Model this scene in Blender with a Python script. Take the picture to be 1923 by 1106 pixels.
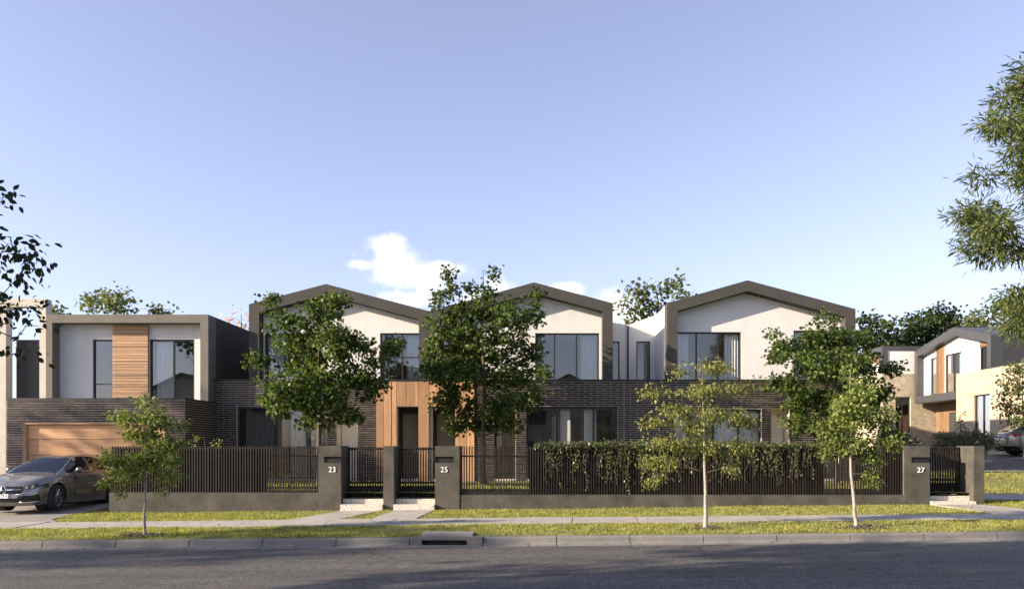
import bpy, bmesh, math, random
import numpy as np
from mathutils import Vector, Matrix

for o in list(bpy.data.objects): bpy.data.objects.remove(o)
S = bpy.context.scene
COL = S.collection
R = math.radians

# ------------------------------------------------------------------ camera
F, VX, VY, EYE = 1500.0, 1010.0, 838.0, 1.8      # focal length in photo pixels, vanishing point, eye height
cd = bpy.data.cameras.new('camera'); cam = bpy.data.objects.new('camera', cd); COL.objects.link(cam)
cam.location = (0, 0, EYE); cam.rotation_euler = (R(90), 0, 0)
cd.sensor_width = 36; cd.lens = 36 * F / 1923
cd.shift_x = -(VX - 961.5) / 1923; cd.shift_y = (VY - 553) / 1923
cd.clip_start = 0.1; cd.clip_end = 3000
S.camera = cam

# ------------------------------------------------------------------ sun and sky
SUN = Vector((1.36, 0.46, -0.53)).normalized()     # the way the light travels
sl = bpy.data.lights.new('sun', 'SUN'); sl.energy = 3.9; sl.angle = R(0.6); sl.color = (1.0, 0.83, 0.62)
so = bpy.data.objects.new('sun', sl); COL.objects.link(so)
so.rotation_euler = SUN.to_track_quat('-Z', 'Y').to_euler(); so.location = (-40, -15, 30)
W = bpy.data.worlds.new('World'); S.world = W; W.use_nodes = True
S.view_settings.view_transform = 'Standard'; S.view_settings.look = 'None'
S.view_settings.exposure = 1.76; S.view_settings.gamma = 1.0; S.view_settings.use_curve_mapping = False

def world_setup():
    nt = W.node_tree; N = nt.nodes; Lk = nt.links; N.clear()
    out = N.new('ShaderNodeOutputWorld'); bg = N.new('ShaderNodeBackground'); bg.inputs[1].default_value = 0.086
    sky = N.new('ShaderNodeTexSky'); sky.sky_type = 'NISHITA'; sky.sun_disc = False
    sky.sun_elevation = math.asin(-SUN.z); sky.sun_rotation = math.atan2(-SUN.x, -SUN.y)
    sky.altitude = 50; sky.air_density = 1.0; sky.dust_density = 1.0; sky.ozone_density = 3.6
    tc = N.new('ShaderNodeTexCoord')
    def vm(op, a, b=None):
        n = N.new('ShaderNodeVectorMath'); n.operation = op
        for i, q in enumerate((a, b)):
            if q is None: continue
            if isinstance(q, (tuple, list)): n.inputs[i].default_value = q
            elif isinstance(q, float): n.inputs[3].default_value = q
            else: Lk.new(q, n.inputs[i])
        return n
    def mt(op, a, b=None, c=None):
        n = N.new('ShaderNodeMath'); n.operation = op
        for i, q in enumerate((a, b, c)):
            if q is None: continue
            if isinstance(q, (int, float)): n.inputs[i].default_value = q
            else: Lk.new(q, n.inputs[i])
        return n.outputs[0]
    d = vm('NORMALIZE', tc.outputs['Generated']).outputs[0]
    ns = N.new('ShaderNodeTexNoise'); ns.inputs['Scale'].default_value = 26; ns.inputs['Detail'].default_value = 9
    ns.inputs['Roughness'].default_value = 0.62; Lk.new(d, ns.inputs['Vector'])
    tot = None
    # cumulus puffs: azimuth from straight ahead, elevation, half width, half height (degrees)
    puffs = [(-10.4, 12.6, 2.7, 1.6), (-8.2, 11.7, 3.2, 1.4), (-10.7, 13.7, 1.8, 1.0), (-6.8, 12.3, 2.2, .8), (-9.3, 10.4, 2.6, 0.7), (-12.2, 12.5, 1.4, .5),
             (-3.0, 11.2, 1.7, 1.5), (-2.2, 10.2, 2.2, 1.3), (-4.5, 10.4, 1.6, 1.0), (2.1, 11.0, 1.5, 0.75), (5.2, 9.9, 1.9, 1.3), (6.4, 9.0, 2.4, 1.2), (8.0, 8.6, 2.0, 0.9),
             (-62, 14, 7, 3), (55, 12, 6, 2.5), (120, 15, 8, 3), (158, 13, 7, 3), (176, 10, 9, 2.6), (-170, 14, 7, 3), (-140, 12, 8, 3), (-115, 17, 6, 3), (88, 10, 6, 2)]
    for az, el, w, h in puffs:
        c = Vector((math.sin(R(az)) * math.cos(R(el)), math.cos(R(az)) * math.cos(R(el)), math.sin(R(el))))
        df = vm('SUBTRACT', d, tuple(c)).outputs[0]
        k = 1.0 / R(w)
        sc = vm('MULTIPLY', df, (k, k, 1.0 / R(h))).outputs[0]
        ln = vm('LENGTH', sc).outputs['Value']
        v = mt('MAXIMUM', mt('SUBTRACT', 1.25, ln), 0.0)
        tot = v if tot is None else mt('MAXIMUM', tot, v)
    dens = mt('ADD', tot, mt('MULTIPLY', mt('SUBTRACT', ns.outputs['Fac'], 0.5), 2.0))
    dens = mt('MULTIPLY', dens, mt('GREATER_THAN', tot, 0.0))
    mr = N.new('ShaderNodeMapRange'); mr.interpolation_type = 'SMOOTHSTEP'
    mr.inputs['From Min'].default_value = 0.22; mr.inputs['From Max'].default_value = 1.05; mr.inputs['To Max'].default_value = 0.92
    Lk.new(dens, mr.inputs['Value'])
    edge = mt('MULTIPLY', mr.outputs[0], mt('MINIMUM', mt('MULTIPLY', tot, 4.0), 1.0))
    mx = N.new('ShaderNodeMix'); mx.data_type = 'RGBA'
    Lk.new(edge, mx.inputs[0]); tn = N.new('ShaderNodeMix'); tn.data_type = 'RGBA'; tn.blend_type = 'MULTIPLY'; tn.inputs[0].default_value = 1.0; tn.inputs[7].default_value = (1.04, 0.94, 1.03, 1); hs = N.new('ShaderNodeHueSaturation'); hs.inputs['Saturation'].default_value = 0.70; hs.inputs['Value'].default_value = 0.95; Lk.new(sky.outputs[0], hs.inputs['Color']); Lk.new(hs.outputs[0], tn.inputs[6]); Lk.new(tn.outputs[2], mx.inputs[6]); mx.inputs[7].default_value = (4.9, 4.85, 4.85, 1)
    Lk.new(mx.outputs[2], bg.inputs[0]); Lk.new(bg.outputs[0], out.inputs[0])
world_setup()

# ------------------------------------------------------------------ helpers
WL = {}                                            # world location of every parent (pure translations while building)
def tag(o, label=None, cat=None, group=None, kind=None):
    if label: o['label'] = label
    if cat: o['category'] = cat
    if group: o['group'] = group
    if kind: o['kind'] = kind
    return o
def empty(name, loc, label=None, cat=None, group=None, kind=None):
    o = bpy.data.objects.new(name, None); COL.objects.link(o); o.location = loc; o.empty_display_size = 0.2
    WL[o.name] = Vector(loc)
    return tag(o, label, cat, group, kind)
def link(name, me, parent=None, world=(0, 0, 0)):
    o = bpy.data.objects.new(name, me); COL.objects.link(o)
    w = Vector(world)
    if parent is not None:
        o.parent = parent; o.location = w - WL[parent.name]
    else: o.location = w
    WL[o.name] = w
    return o
class MB:
    def __init__(s): s.v = []; s.f = []
    def quad(s, *p):
        n = len(s.v); s.v += [tuple(q) for q in p]; s.f.append(tuple(range(n, n + len(p)))); return s
    def box(s, x0, x1, y0, y1, z0, z1):
        n = len(s.v)
        s.v += [(x0,y0,z0),(x1,y0,z0),(x1,y1,z0),(x0,y1,z0),(x0,y0,z1),(x1,y0,z1),(x1,y1,z1),(x0,y1,z1)]
        s.f += [tuple(n+i for i in q) for q in ((0,3,2,1),(4,5,6,7),(0,1,5,4),(1,2,6,5),(2,3,7,6),(3,0,4,7))]; return s
    def prism(s, poly, y0, y1):                    # poly = [(x,z)], extruded in y
        n = len(s.v); k = len(poly)
        s.v += [(x, y0, z) for x, z in poly] + [(x, y1, z) for x, z in poly]
        s.f.append(tuple(range(n, n+k))); s.f.append(tuple(reversed(range(n+k, n+2*k))))
        for i in range(k):
            j = (i+1) % k; s.f.append((n+i, n+k+i, n+k+j, n+j))
        return s
    def prismz(s, poly, z0, z1):                   # poly = [(x,y)]
        n = len(s.v); k = len(poly)
        g = (lambda z, x: z(x) if callable(z) else z)
        s.v += [(x, y, z0) for x, y in poly] + [(x, y, z1) for x, y in poly]
        s.f.append(tuple(reversed(range(n, n+k)))); s.f.append(tuple(range(n+k, n+2*k)))
        for i in range(k):
            j = (i+1) % k; s.f.append((n+i, n+j, n+k+j, n+k+i))
        return s
    def tube(s, pts, rad, sides=6, cap=True):
        n0 = len(s.v); P = [Vector(p) for p in pts]
        for i, p in enumerate(P):
            t = (P[min(i+1, len(P)-1)] - P[max(i-1, 0)]).normalized()
            a = t.cross(Vector((0.31, 0.87, 0.12))); 
            if a.length < 1e-3: a = t.cross(Vector((1, 0, 0)))
            a.normalize(); b = t.cross(a)
            for k in range(sides):
                q = 2*math.pi*k/sides
                s.v.append(tuple(p + (a*math.cos(q) + b*math.sin(q)) * rad[i]))
        for i in range(len(P)-1):
            for k in range(sides):
                j = (k+1) % sides
                s.f.append((n0+i*sides+k, n0+i*sides+j, n0+(i+1)*sides+j, n0+(i+1)*sides+k))
        if cap:
            s.f.append(tuple(reversed(range(n0, n0+sides)))); e = n0+(len(P)-1)*sides
            s.f.append(tuple(range(e, e+sides)))
        return s
    def build(s, name, mat, parent=None, smooth=False, origin=None):
        off = Vector(origin) if origin is not None else (WL[parent.name] if parent is not None else Vector((0,0,0)))
        me = bpy.data.meshes.new(name)
        me.from_pydata([(x-off.x, y-off.y, z-off.z) for x, y, z in s.v], [], s.f)
        bm = bmesh.new(); bm.from_mesh(me); bmesh.ops.recalc_face_normals(bm, faces=bm.faces); bm.to_mesh(me); bm.free()
        if smooth: me.polygons.foreach_set('use_smooth', [True]*len(me.polygons))
        if mat is not None: me.materials.append(mat)
        return link(name, me, parent, off)
def fastmesh(name, verts, k, mat):                 # N polygons of k vertices each, no sharing
    verts = np.ascontiguousarray(verts, dtype=np.float32).reshape(-1, 3); n = len(verts)
    me = bpy.data.meshes.new(name); me.vertices.add(n); me.vertices.foreach_set('co', verts.ravel())
    me.loops.add(n); me.loops.foreach_set('vertex_index', np.arange(n, dtype=np.int32))
    m = n // k; me.polygons.add(m); me.polygons.foreach_set('loop_start', np.arange(m, dtype=np.int32)*k)
    try: me.polygons.foreach_set('loop_total', np.full(m, k, dtype=np.int32))
    except Exception: pass
    me.update(calc_edges=True); me.materials.append(mat); return me
def P(px, py, D): return Vector(((px-VX)*D/F, D, EYE+(VY-py)*D/F))

# ------------------------------------------------------------------ materials
def newmat(name):
    m = bpy.data.materials.new(name); m.use_nodes = True
    return m, m.node_tree, m.node_tree.nodes['Principled BSDF']
def ramp(nt, fac, c1, c2, p1=0.3, p2=0.7):
    r = nt.nodes.new('ShaderNodeValToRGB'); r.color_ramp.elements[0].color = (*c1, 1); r.color_ramp.elements[1].color = (*c2, 1)
    r.color_ramp.elements[0].position = p1; r.color_ramp.elements[1].position = p2
    nt.links.new(fac, r.inputs[0]); return r.outputs[0]
def noise(nt, scale, detail=6, rough=0.6, vec=None, stretch=None):
    n = nt.nodes.new('ShaderNodeTexNoise'); n.inputs['Scale'].default_value = scale
    n.inputs['Detail'].default_value = detail; n.inputs['Roughness'].default_value = rough
    if vec is None:
        g = nt.nodes.new('ShaderNodeNewGeometry'); vec = g.outputs['Position']
    if stretch:
        m = nt.nodes.new('ShaderNodeMapping'); m.inputs['Scale'].default_value = stretch
        nt.links.new(vec, m.inputs[0]); vec = m.outputs[0]
    nt.links.new(vec, n.inputs['Vector']); return n.outputs['Fac']
def mixc(nt, fac, a, b, mode='MIX'):
    m = nt.nodes.new('ShaderNodeMix'); m.data_type = 'RGBA'; m.blend_type = mode
    for sck, q in ((0, fac), (6, a), (7, b)):
        if isinstance(q, (int, float)): m.inputs[sck].default_value = q
        elif isinstance(q, tuple): m.inputs[sck].default_value = (*q, 1)
        else: nt.links.new(q, m.inputs[sck])
    return m.outputs[2]
def bump(nt, bsdf, h, strength=0.3, dist=0.01):
    b = nt.nodes.new('ShaderNodeBump'); b.inputs['Strength'].default_value = strength; b.inputs['Distance'].default_value = dist
    nt.links.new(h, b.inputs['Height']); nt.links.new(b.outputs[0], bsdf.inputs['Normal'])
def plain(name, c, rough=0.7, var=0.15, scale=3.0, metal=0.0, bmp=0.0, fine=40.0, stretch=None, spec=None):
    m, nt, b = newmat(name)
    f1 = noise(nt, scale, 6, 0.65, stretch=stretch)
    lo = tuple(max(0, q*(1-var)) for q in c); hi = tuple(min(1, q*(1+var)) for q in c)
    nt.links.new(ramp(nt, f1, lo, hi), b.inputs['Base Color'])
    b.inputs['Roughness'].default_value = rough; b.inputs['Metallic'].default_value = metal
    if spec is not None: b.inputs['Specular IOR Level'].default_value = spec
    if bmp: bump(nt, b, noise(nt, fine, 4, 0.6), bmp, 0.004)
    return m
def island(nt):
    g = nt.nodes.new('ShaderNodeNewGeometry'); o = nt.nodes.new('ShaderNodeObjectInfo')
    a = nt.nodes.new('ShaderNodeMath'); a.operation = 'ADD'; nt.links.new(g.outputs['Random Per Island'], a.inputs[0]); nt.links.new(o.outputs['Random'], a.inputs[1])
    f = nt.nodes.new('ShaderNodeMath'); f.operation = 'FRACT'; nt.links.new(a.outputs[0], f.inputs[0]); return f.outputs[0]
M = {}
def mk_materials():
    # render / concrete / metal

    M['pillar'] = plain('fence_render', (0.066, 0.061, 0.051), 0.9, 0.48, 1.7, bmp=0.35, fine=50)
    M['frame_l'] = plain('pale_taupe_render', (0.135, 0.126, 0.110), 0.85, 0.12, 2.0, bmp=0.2, fine=60)
    M['cream'] = plain('cream_render', (0.48, 0.45, 0.40), 0.85, 0.08, 2.0, bmp=0.15)
    def render_coat(name, c, var):
        m, nt, b = newmat(name); n1 = noise(nt, 1.1, 6, .65); n2 = noise(nt, 2.2, 5, .7, stretch=(1.3, 1.3, .2)); n3 = noise(nt, 14, 4, .6)
        k = mixc(nt, 1.0, ramp(nt, n1, tuple(q*(1-var) for q in c), tuple(q*(1+var*.6) for q in c)), ramp(nt, n2, (.93, .925, .92), (1.02,)*3, .28, .55), 'MULTIPLY')
        nt.links.new(mixc(nt, .5, k, ramp(nt, n3, (.93,)*3, (1.05,)*3), 'MULTIPLY'), b.inputs['Base Color']); b.inputs['Roughness'].default_value = .9
        bump(nt, b, n3, .25, .006); return m
    M['white'] = render_coat('white_render', (.60, .595, .585), .06)
    M['grey'] = plain('mid_grey_render', (0.36, 0.36, 0.37), 0.85, 0.08, 1.5, bmp=0.15)
    M['dgrey'] = plain('dark_grey_cladding', (0.04, 0.04, 0.043), 0.6, 0.1, 2.0)
    M['rgrey'] = plain('roof_metal_grey', (0.060, 0.061, 0.064), 0.5, 0.08, 2.0, metal=0.2)
    M['black'] = plain('black_metal', (0.012, 0.012, 0.014), 0.45, 0.2, 5.0)
    M['slot'] = plain('dark_slot', (0.02, 0.018, 0.016), 0.8, 0.2, 5.0)
    M['inner'] = plain('interior_cream', (0.72, 0.62, 0.48), 0.9, 0.05, 1.0)
    M['innerw'] = plain('interior_white', (0.78, 0.75, 0.70), 0.9, 0.04, 1.0)
    M['floorw'] = plain('interior_floor', (0.35, 0.22, 0.12), 0.5, 0.2, 1.5, stretch=(1, 8, 1))
    M['curt_d'] = plain('charcoal_curtain', (0.03, 0.031, 0.033), 0.95, 0.2, 2.0, stretch=(30, 30, .2))
    M['curt_l'] = plain('grey_sheer_curtain', (0.66, 0.66, 0.66), 0.95, 0.15, 2.0, stretch=(30, 30, .2))
    M['curt_t'] = plain('tan_curtain', (0.30, 0.20, 0.13), 0.95, 0.2, 2.0, stretch=(30, 30, .2))
    M['door'] = plain('olive_grey_door', (0.24, 0.22, 0.18), 0.6, 0.06, 2.0)
    M['number'] = plain('white_enamel', (0.85, 0.85, 0.83), 0.4, 0.02, 3.0)
    M['steel'] = plain('brushed_steel', (0.6, 0.6, 0.6), 0.3, 0.05, 9.0, metal=1.0)
    M['taupe'] = render_coat('taupe_render', (.050, .048, .045), .18)
    # bricks
    def brick(name, cols, rough):
        m, nt, b = newmat(name); r = island(nt)
        cr = nt.nodes.new('ShaderNodeValToRGB'); cr.color_ramp.interpolation = 'LINEAR'
        el = cr.color_ramp.elements
        while len(el) < len(cols): el.new(0.5)
        for i, c in enumerate(cols): el[i].position = i/(len(cols)-1); el[i].color = (*c, 1)
        nt.links.new(r, cr.inputs[0])
        n = noise(nt, 3, 5, 0.7)
        nt.links.new(mixc(nt, 0.6, cr.outputs[0], ramp(nt, n, (0.55,)*3, (1.35,)*3), 'MULTIPLY'), b.inputs['Base Color'])
        b.inputs['Roughness'].default_value = rough; b.inputs['Specular IOR Level'].default_value = .25; bump(nt, b, noise(nt, 45, 4), 0.2, 0.004); return m
    M['brick'] = brick('dark_manganese_brick', [(.024,.017,.015),(.042,.028,.023),(.028,.021,.020),(.018,.013,.012),(.058,.038,.030)], 0.5)
    M['ybrick'] = brick('honey_brick', [(.42,.355,.26),(.48,.415,.31),(.38,.32,.235),(.52,.455,.345)], 0.8)
    M['mortar'] = plain('pale_mortar', (0.50, 0.45, 0.41), 0.95, 0.2, 8.0, bmp=0.4)
    M['ymortar'] = plain('sand_mortar', (0.42, 0.36, 0.27), 0.95, 0.1, 8.0, bmp=0.3)
    # timber
    def timber(name, a, c, st, rough=0.55):
        m, nt, b = newmat(name); r = island(nt)
        g = nt.nodes.new('ShaderNodeNewGeometry')
        ad = nt.nodes.new('ShaderNodeVectorMath'); ad.operation = 'ADD'; nt.links.new(g.outputs['Position'], ad.inputs[0])
        sc = nt.nodes.new('ShaderNodeVectorMath'); sc.operation = 'SCALE'; cmb = nt.nodes.new('ShaderNodeCombineXYZ')
        for i in range(3): nt.links.new(r, cmb.inputs[i])
        nt.links.new(cmb.outputs[0], sc.inputs[0]); sc.inputs[3].default_value = 37.0; nt.links.new(sc.outputs[0], ad.inputs[1])
        n = noise(nt, 2.2, 8, 0.7, vec=ad.outputs[0], stretch=st)
        base = ramp(nt, n, a, c, 0.3, 0.72)
        tint = ramp(nt, r, (0.62, 0.60, 0.58), (1.22, 1.15, 1.08), 0.0, 1.0)
        nt.links.new(mixc(nt, 1.0, base, tint, 'MULTIPLY'), b.inputs['Base Color'])
        b.inputs['Roughness'].default_value = rough; b.inputs['Specular IOR Level'].default_value = .3; bump(nt, b, n, 0.25, 0.004); return m
    M['board'] = timber('cedar_board', (.38,.215,.115), (.60,.385,.235), (6, 6, .5))
    M['slat'] = timber('cedar_slat', (.44,.28,.17), (.64,.45,.30), (.5, 6, 6))
    M['panel'] = timber('garage_timber', (.38,.22,.115), (.58,.37,.215), (.6, 4, 5))
    M['batten'] = timber('dark_stained_batten', (.011,.009,.008), (.036,.028,.024), (8, 8, .6), 0.55)
    M['lslat'] = timber('light_timber_screen', (.15,.092,.055), (.26,.17,.105), (6, 6, 1.0))
    # ground
    m, nt, b = newmat('asphalt'); n1 = noise(nt, 30, 3, 0.85); n2 = noise(nt, 0.5, 6, 0.65, stretch=(.18, 1.8, 1)); n3 = noise(nt, 5, 6, .75)
    vo = nt.nodes.new('ShaderNodeTexVoronoi'); vo.inputs['Scale'].default_value = 42; g = nt.nodes.new('ShaderNodeNewGeometry'); nt.links.new(g.outputs['Position'], vo.inputs['Vector'])
    c = mixc(nt, 0.75, ramp(nt, n1, (.022,.0215,.021), (.165,.155,.142), .38, .66), ramp(nt, n2, (.5,)*3, (1.5,)*3), 'MULTIPLY')
    c = mixc(nt, 0.8, c, ramp(nt, n3, (.55,)*3, (1.4,)*3), 'MULTIPLY')
    c = mixc(nt, 0.8, c, ramp(nt, vo.outputs['Color'], (.6,)*3, (1.5,)*3, .2, .9), 'MULTIPLY')
    # hairline cracks: thin edges of a large warped cell pattern, broken up by noise
    wn = nt.nodes.new('ShaderNodeTexNoise'); wn.inputs['Scale'].default_value = 1.2; wn.inputs['Detail'].default_value = 5; nt.links.new(g.outputs['Position'], wn.inputs['Vector'])
    wv = nt.nodes.new('ShaderNodeMix'); wv.data_type = 'VECTOR'; wv.inputs[0].default_value = .35; nt.links.new(g.outputs['Position'], wv.inputs[4]); nt.links.new(wn.outputs['Color'], wv.inputs[5])
    ve = nt.nodes.new('ShaderNodeTexVoronoi'); ve.feature = 'DISTANCE_TO_EDGE'; ve.inputs['Scale'].default_value = .55; nt.links.new(wv.outputs[1], ve.inputs['Vector'])
    crk = ramp(nt, ve.outputs['Distance'], (.35,)*3, (1,)*3, .0, .012); msk = ramp(nt, noise(nt, .35, 2, .5), (0,)*3, (1,)*3, .52, .58)
    c = mixc(nt, msk, c, mixc(nt, 1.0, c, crk, 'MULTIPLY'))
    nt.links.new(c, b.inputs['Base Color']); b.inputs['Roughness'].default_value = 0.78; bump(nt, b, n1, 1.0, 0.02); M['asphalt'] = m
    def conc(name, a, c, bm=0.35, rough=0.85):
        m, nt, b = newmat(name); n1 = noise(nt, 1.3, 6, .65); n2 = noise(nt, 40, 3, .7)
        cc = mixc(nt, 0.5, ramp(nt, n1, a, c), ramp(nt, n2, (.75,)*3, (1.2,)*3), 'MULTIPLY')
        nt.links.new(cc, b.inputs['Base Color']); b.inputs['Roughness'].default_value = rough; bump(nt, b, n2, bm, 0.004); return m
    M['kerb'] = conc('kerb_concrete', (.12,.117,.112), (.20,.193,.183))
    M['path'] = conc('path_concrete', (.24,.225,.20), (.35,.33,.30))
    M['drive'] = conc('driveway_concrete', (.17,.158,.143), (.25,.235,.21))
    # speckled terrazzo-like step stone
    m, nt, b = newmat('speckled_step'); n = noise(nt, 38, 2, .5); n2 = noise(nt, 60, 2, .6)
    c = mixc(nt, 1.0, ramp(nt, n, (.16,.14,.12), (.62,.58,.52), .36, .44), ramp(nt, n2, (.8,.76,.7), (1.05,)*3), 'MULTIPLY')
    nt.links.new(c, b.inputs['Base Color']); b.inputs['Roughness'].default_value = .7; M['step'] = m
    m, nt, b = newmat('lawn_soil'); n = noise(nt, 3.5, 7, .7); n2 = noise(nt, 40, 3, .7)
    c = mixc(nt, 0.7, ramp(nt, n, (.10,.115,.030), (.20,.20,.060)), ramp(nt, n2, (.5,)*3, (1.4,)*3), 'MULTIPLY')
    nt.links.new(c, b.inputs['Base Color']); b.inputs['Roughness'].default_value = 1; bump(nt, b, n2, 1.0, .03); M['lawn'] = m
    M['soil'] = plain('mulch', (.045, .032, .022), 1.0, .4, 9, bmp=1.0, fine=25)
    # leaves
    def leaf(name, cols, trans=0.35, rough=0.52, big=0.8):
        m, nt, b = newmat(name); r = island(nt)
        cr = nt.nodes.new('ShaderNodeValToRGB'); el = cr.color_ramp.elements
        while len(el) < len(cols): el.new(0.5)
        for i, c in enumerate(cols): el[i].position = i/(len(cols)-1); el[i].color = (*c, 1)
        nt.links.new(r, cr.inputs[0])
        c = mixc(nt, 0.7, cr.outputs[0], ramp(nt, noise(nt, big, 3, .6), (.5,)*3, (1.5,)*3), 'MULTIPLY')  # broad tone variation, also painting extra light-and-shade contrast into the foliage
        nt.links.new(c, b.inputs['Base Color']); b.inputs['Roughness'].default_value = rough
        b.inputs['Specular IOR Level'].default_value = 0.25
        t = nt.nodes.new('ShaderNodeBsdfTranslucent'); nt.links.new(mixc(nt, 1.0, c, (1.3, 1.35, .55), 'MULTIPLY'), t.inputs[0])
        ms = nt.nodes.new('ShaderNodeMixShader'); ms.inputs[0].default_value = trans
        nt.links.new(b.outputs[0], ms.inputs[1]); nt.links.new(t.outputs[0], ms.inputs[2])
        nt.links.new(ms.outputs[0], nt.nodes['Material Output'].inputs[0]); return m
    M['lf_maple'] = leaf('maple_leaf', [(.020,.041,.011),(.046,.076,.018),(.120,.158,.034),(.028,.052,.013)])
    M['lf_pear'] = leaf('pear_leaf', [(.088,.128,.030),(.149,.196,.046),(.203,.230,.070),(.095,.128,.032)])
    M['lf_birch'] = leaf('birch_leaf', [(.095,.121,.032),(.169,.182,.051),(.230,.223,.070),(.108,.128,.038)])
    M['lf_gum'] = leaf('narrow_leaf', [(.050,.076,.024),(.085,.112,.034),(.125,.145,.046),(.058,.082,.026)])
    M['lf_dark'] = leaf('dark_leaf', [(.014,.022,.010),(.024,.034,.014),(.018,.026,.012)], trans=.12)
    M['lf_bg'] = leaf('far_leaf', [(.068,.089,.032),(.108,.130,.046),(.135,.146,.062)])
    M['lf_bgd'] = leaf('far_dark_leaf', [(.020,.036,.012),(.036,.056,.018),(.050,.068,.022)])
    M['lf_pink'] = leaf('pink_blossom', [(.50,.28,.30),(.62,.40,.40),(.40,.24,.22)])
    M['lf_ivy'] = leaf('ivy_leaf', [(.040,.056,.018),(.075,.092,.030),(.110,.112,.048),(.030,.044,.016)], trans=.2, rough=.35)
    M['lf_sage'] = leaf('sage_leaf', [(.085,.100,.070),(.120,.135,.095),(.070,.085,.055)], trans=.2)
    M['grass'] = leaf('grass_blade', [(.13,.155,.036),(.27,.285,.075),(.40,.375,.130),(.09,.115,.030)], trans=.35, rough=.7, big=2.4)
    M['bark'] = plain('grey_bark', (.085, .070, .055), .95, .35, 9, bmp=.8, fine=30, stretch=(1, 1, .25))
    M['bark_p'] = plain('pale_bark', (.27, .24, .205), .9, .35, 9, bmp=.6, fine=30, stretch=(1, 1, 2.0))
    # glass
    m = bpy.data.materials.new('window_glass'); m.use_nodes = True; nt = m.node_tree; nt.nodes.clear()
    o = nt.nodes.new('ShaderNodeOutputMaterial'); tr = nt.nodes.new('ShaderNodeBsdfTransparent'); tr.inputs[0].default_value = (.92,.94,.94,1)
    gl = nt.nodes.new('ShaderNodeBsdfGlossy'); gl.inputs['Roughness'].default_value = 0.0; gl.inputs[0].default_value = (.95,.97,1,1)
    fr = nt.nodes.new('ShaderNodeFresnel'); fr.inputs[0].default_value = 1.5
    mx = nt.nodes.new('ShaderNodeMath'); mx.operation = 'MAXIMUM'; nt.links.new(fr.outputs[0], mx.inputs[0]); mx.inputs[1].default_value = .14
    ms = nt.nodes.new('ShaderNodeMixShader'); nt.links.new(mx.outputs[0], ms.inputs[0]); nt.links.new(tr.outputs[0], ms.inputs[1]); nt.links.new(gl.outputs[0], ms.inputs[2])
    nt.links.new(ms.outputs[0], o.inputs[0]); M['glass'] = m
    m3 = m.copy(); m3.name = 'clear_glass'; M['glass_g'] = m3
    for n in m3.node_tree.nodes:
        if n.type == 'MATH': n.inputs[1].default_value = .09
    m2 = m.copy(); m2.name = 'car_glass'; M['carglass'] = m2
    for n in m2.node_tree.nodes:
        if n.type == 'BSDF_TRANSPARENT': n.inputs[0].default_value = (.14,.15,.16,1)
    m, nt, b = newmat('car_paint'); b.inputs['Base Color'].default_value = (.30,.285,.27,1); b.inputs['Metallic'].default_value = .75
    b.inputs['Roughness'].default_value = .30; b.inputs['Coat Weight'].default_value = 1.0; b.inputs['Coat Roughness'].default_value = .04
    n = noise(nt, 900, 2, .5); nt.links.new(ramp(nt, n, (.20,.19,.175), (.29,.275,.255)), b.inputs['Base Color']); M['paint'] = m
    M['tyre'] = plain('tyre_rubber', (.018,.018,.019), .85, .2, 20)
    M['chrome'] = plain('chrome', (.85,.85,.86), .08, .02, 3, metal=1.0)
    M['rim'] = plain('alloy_rim', (.42,.42,.43), .28, .05, 3, metal=1.0)
    M['gloss'] = plain('gloss_black', (.010,.010,.011), .18, .1, 3)
    M['lamp'] = plain('headlamp_lens', (.06,.06,.065), .08, .3, 12, metal=.3)
    M['tail'] = plain('tail_lamp_red', (.30,.02,.02), .12, .1, 12)
    M['plate'] = plain('number_plate', (.72,.72,.70), .5, .03, 3)
mk_materials()

# ------------------------------------------------------------------ planes of the place (metres from the camera)
DF, DH, DG = 23.1, 30.8, 28.0                     # fence face, brick facade, garage face
def gx(X): return 0.0091 * X                      # the street climbs gently to the right
def sm(t): t = min(1, max(0, t)); return t*t*(3-2*t)
def lerp(pts, q):
    if q <= pts[0][0]: return pts[0][1]
    for (a, va), (b, vb) in zip(pts, pts[1:]):
        if q <= b: return va + (vb-va)*(q-a)/(b-a)
    return pts[-1][1]
PROF = [(-60, -0.05), (4.0, -0.08), (5.4, -0.12), (5.6, -0.27), (11, -0.22), (16.6, -0.27), (16.95, -0.27), (16.96, -0.115), (19.0, -0.05), (20.5, -0.03), (23.1, 0.0)]
def gz(X, Y):
    z = lerp(PROF, Y) + gx(X)
    if Y > 23.1:
        if X > 5: z += 1.22*sm((Y-22.0)/13.5)
        else: z += 0.022*(Y-23.1) if Y < 60 else .8
    elif Y > 22.0 and X > 5: z += 1.22*sm((Y-22.0)/13.5)
    return z
def Hx(px): return (px-VX)*DH/F
def Hz(py): return EYE+(VY-py)*DH/F
# ------------------------------------------------------------------ ground, road, paths
def sheet(name, xs, ys, mat, dz=0.0, kind='structure', zf=gz):
    b = MB(); nx = len(xs)
    for y in ys:
        for x in xs: b.v.append((x, y, zf(x, y)+dz))
    for j in range(len(ys)-1):
        for i in range(nx-1):
            b.f.append((j*nx+i, j*nx+i+1, (j+1)*nx+i+1, (j+1)*nx+i))
    o = b.build(name, mat); tag(o, kind=kind); return o
def frange(a, b, n): return [a+(b-a)*i/(n-1) for i in range(n)]
far = lambda x, y: -0.55 + gx(max(-60, min(60, x)))
sheet('ground', frange(-900, 900, 37), frange(-600, 1400, 41), M['lawn'], 0, zf=far)
sheet('road', frange(-140, 140, 29), [5.6, 8, 11, 14, 16.62], M['asphalt'])
sheet('near_verge', frange(-140, 140, 29), [-60, -30, -5, 4.0, 5.4, 5.58], M['lawn'])
sheet('verge', frange(-140, 140, 113), [17.09, 18.0, 19.02], M['lawn'])
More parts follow.
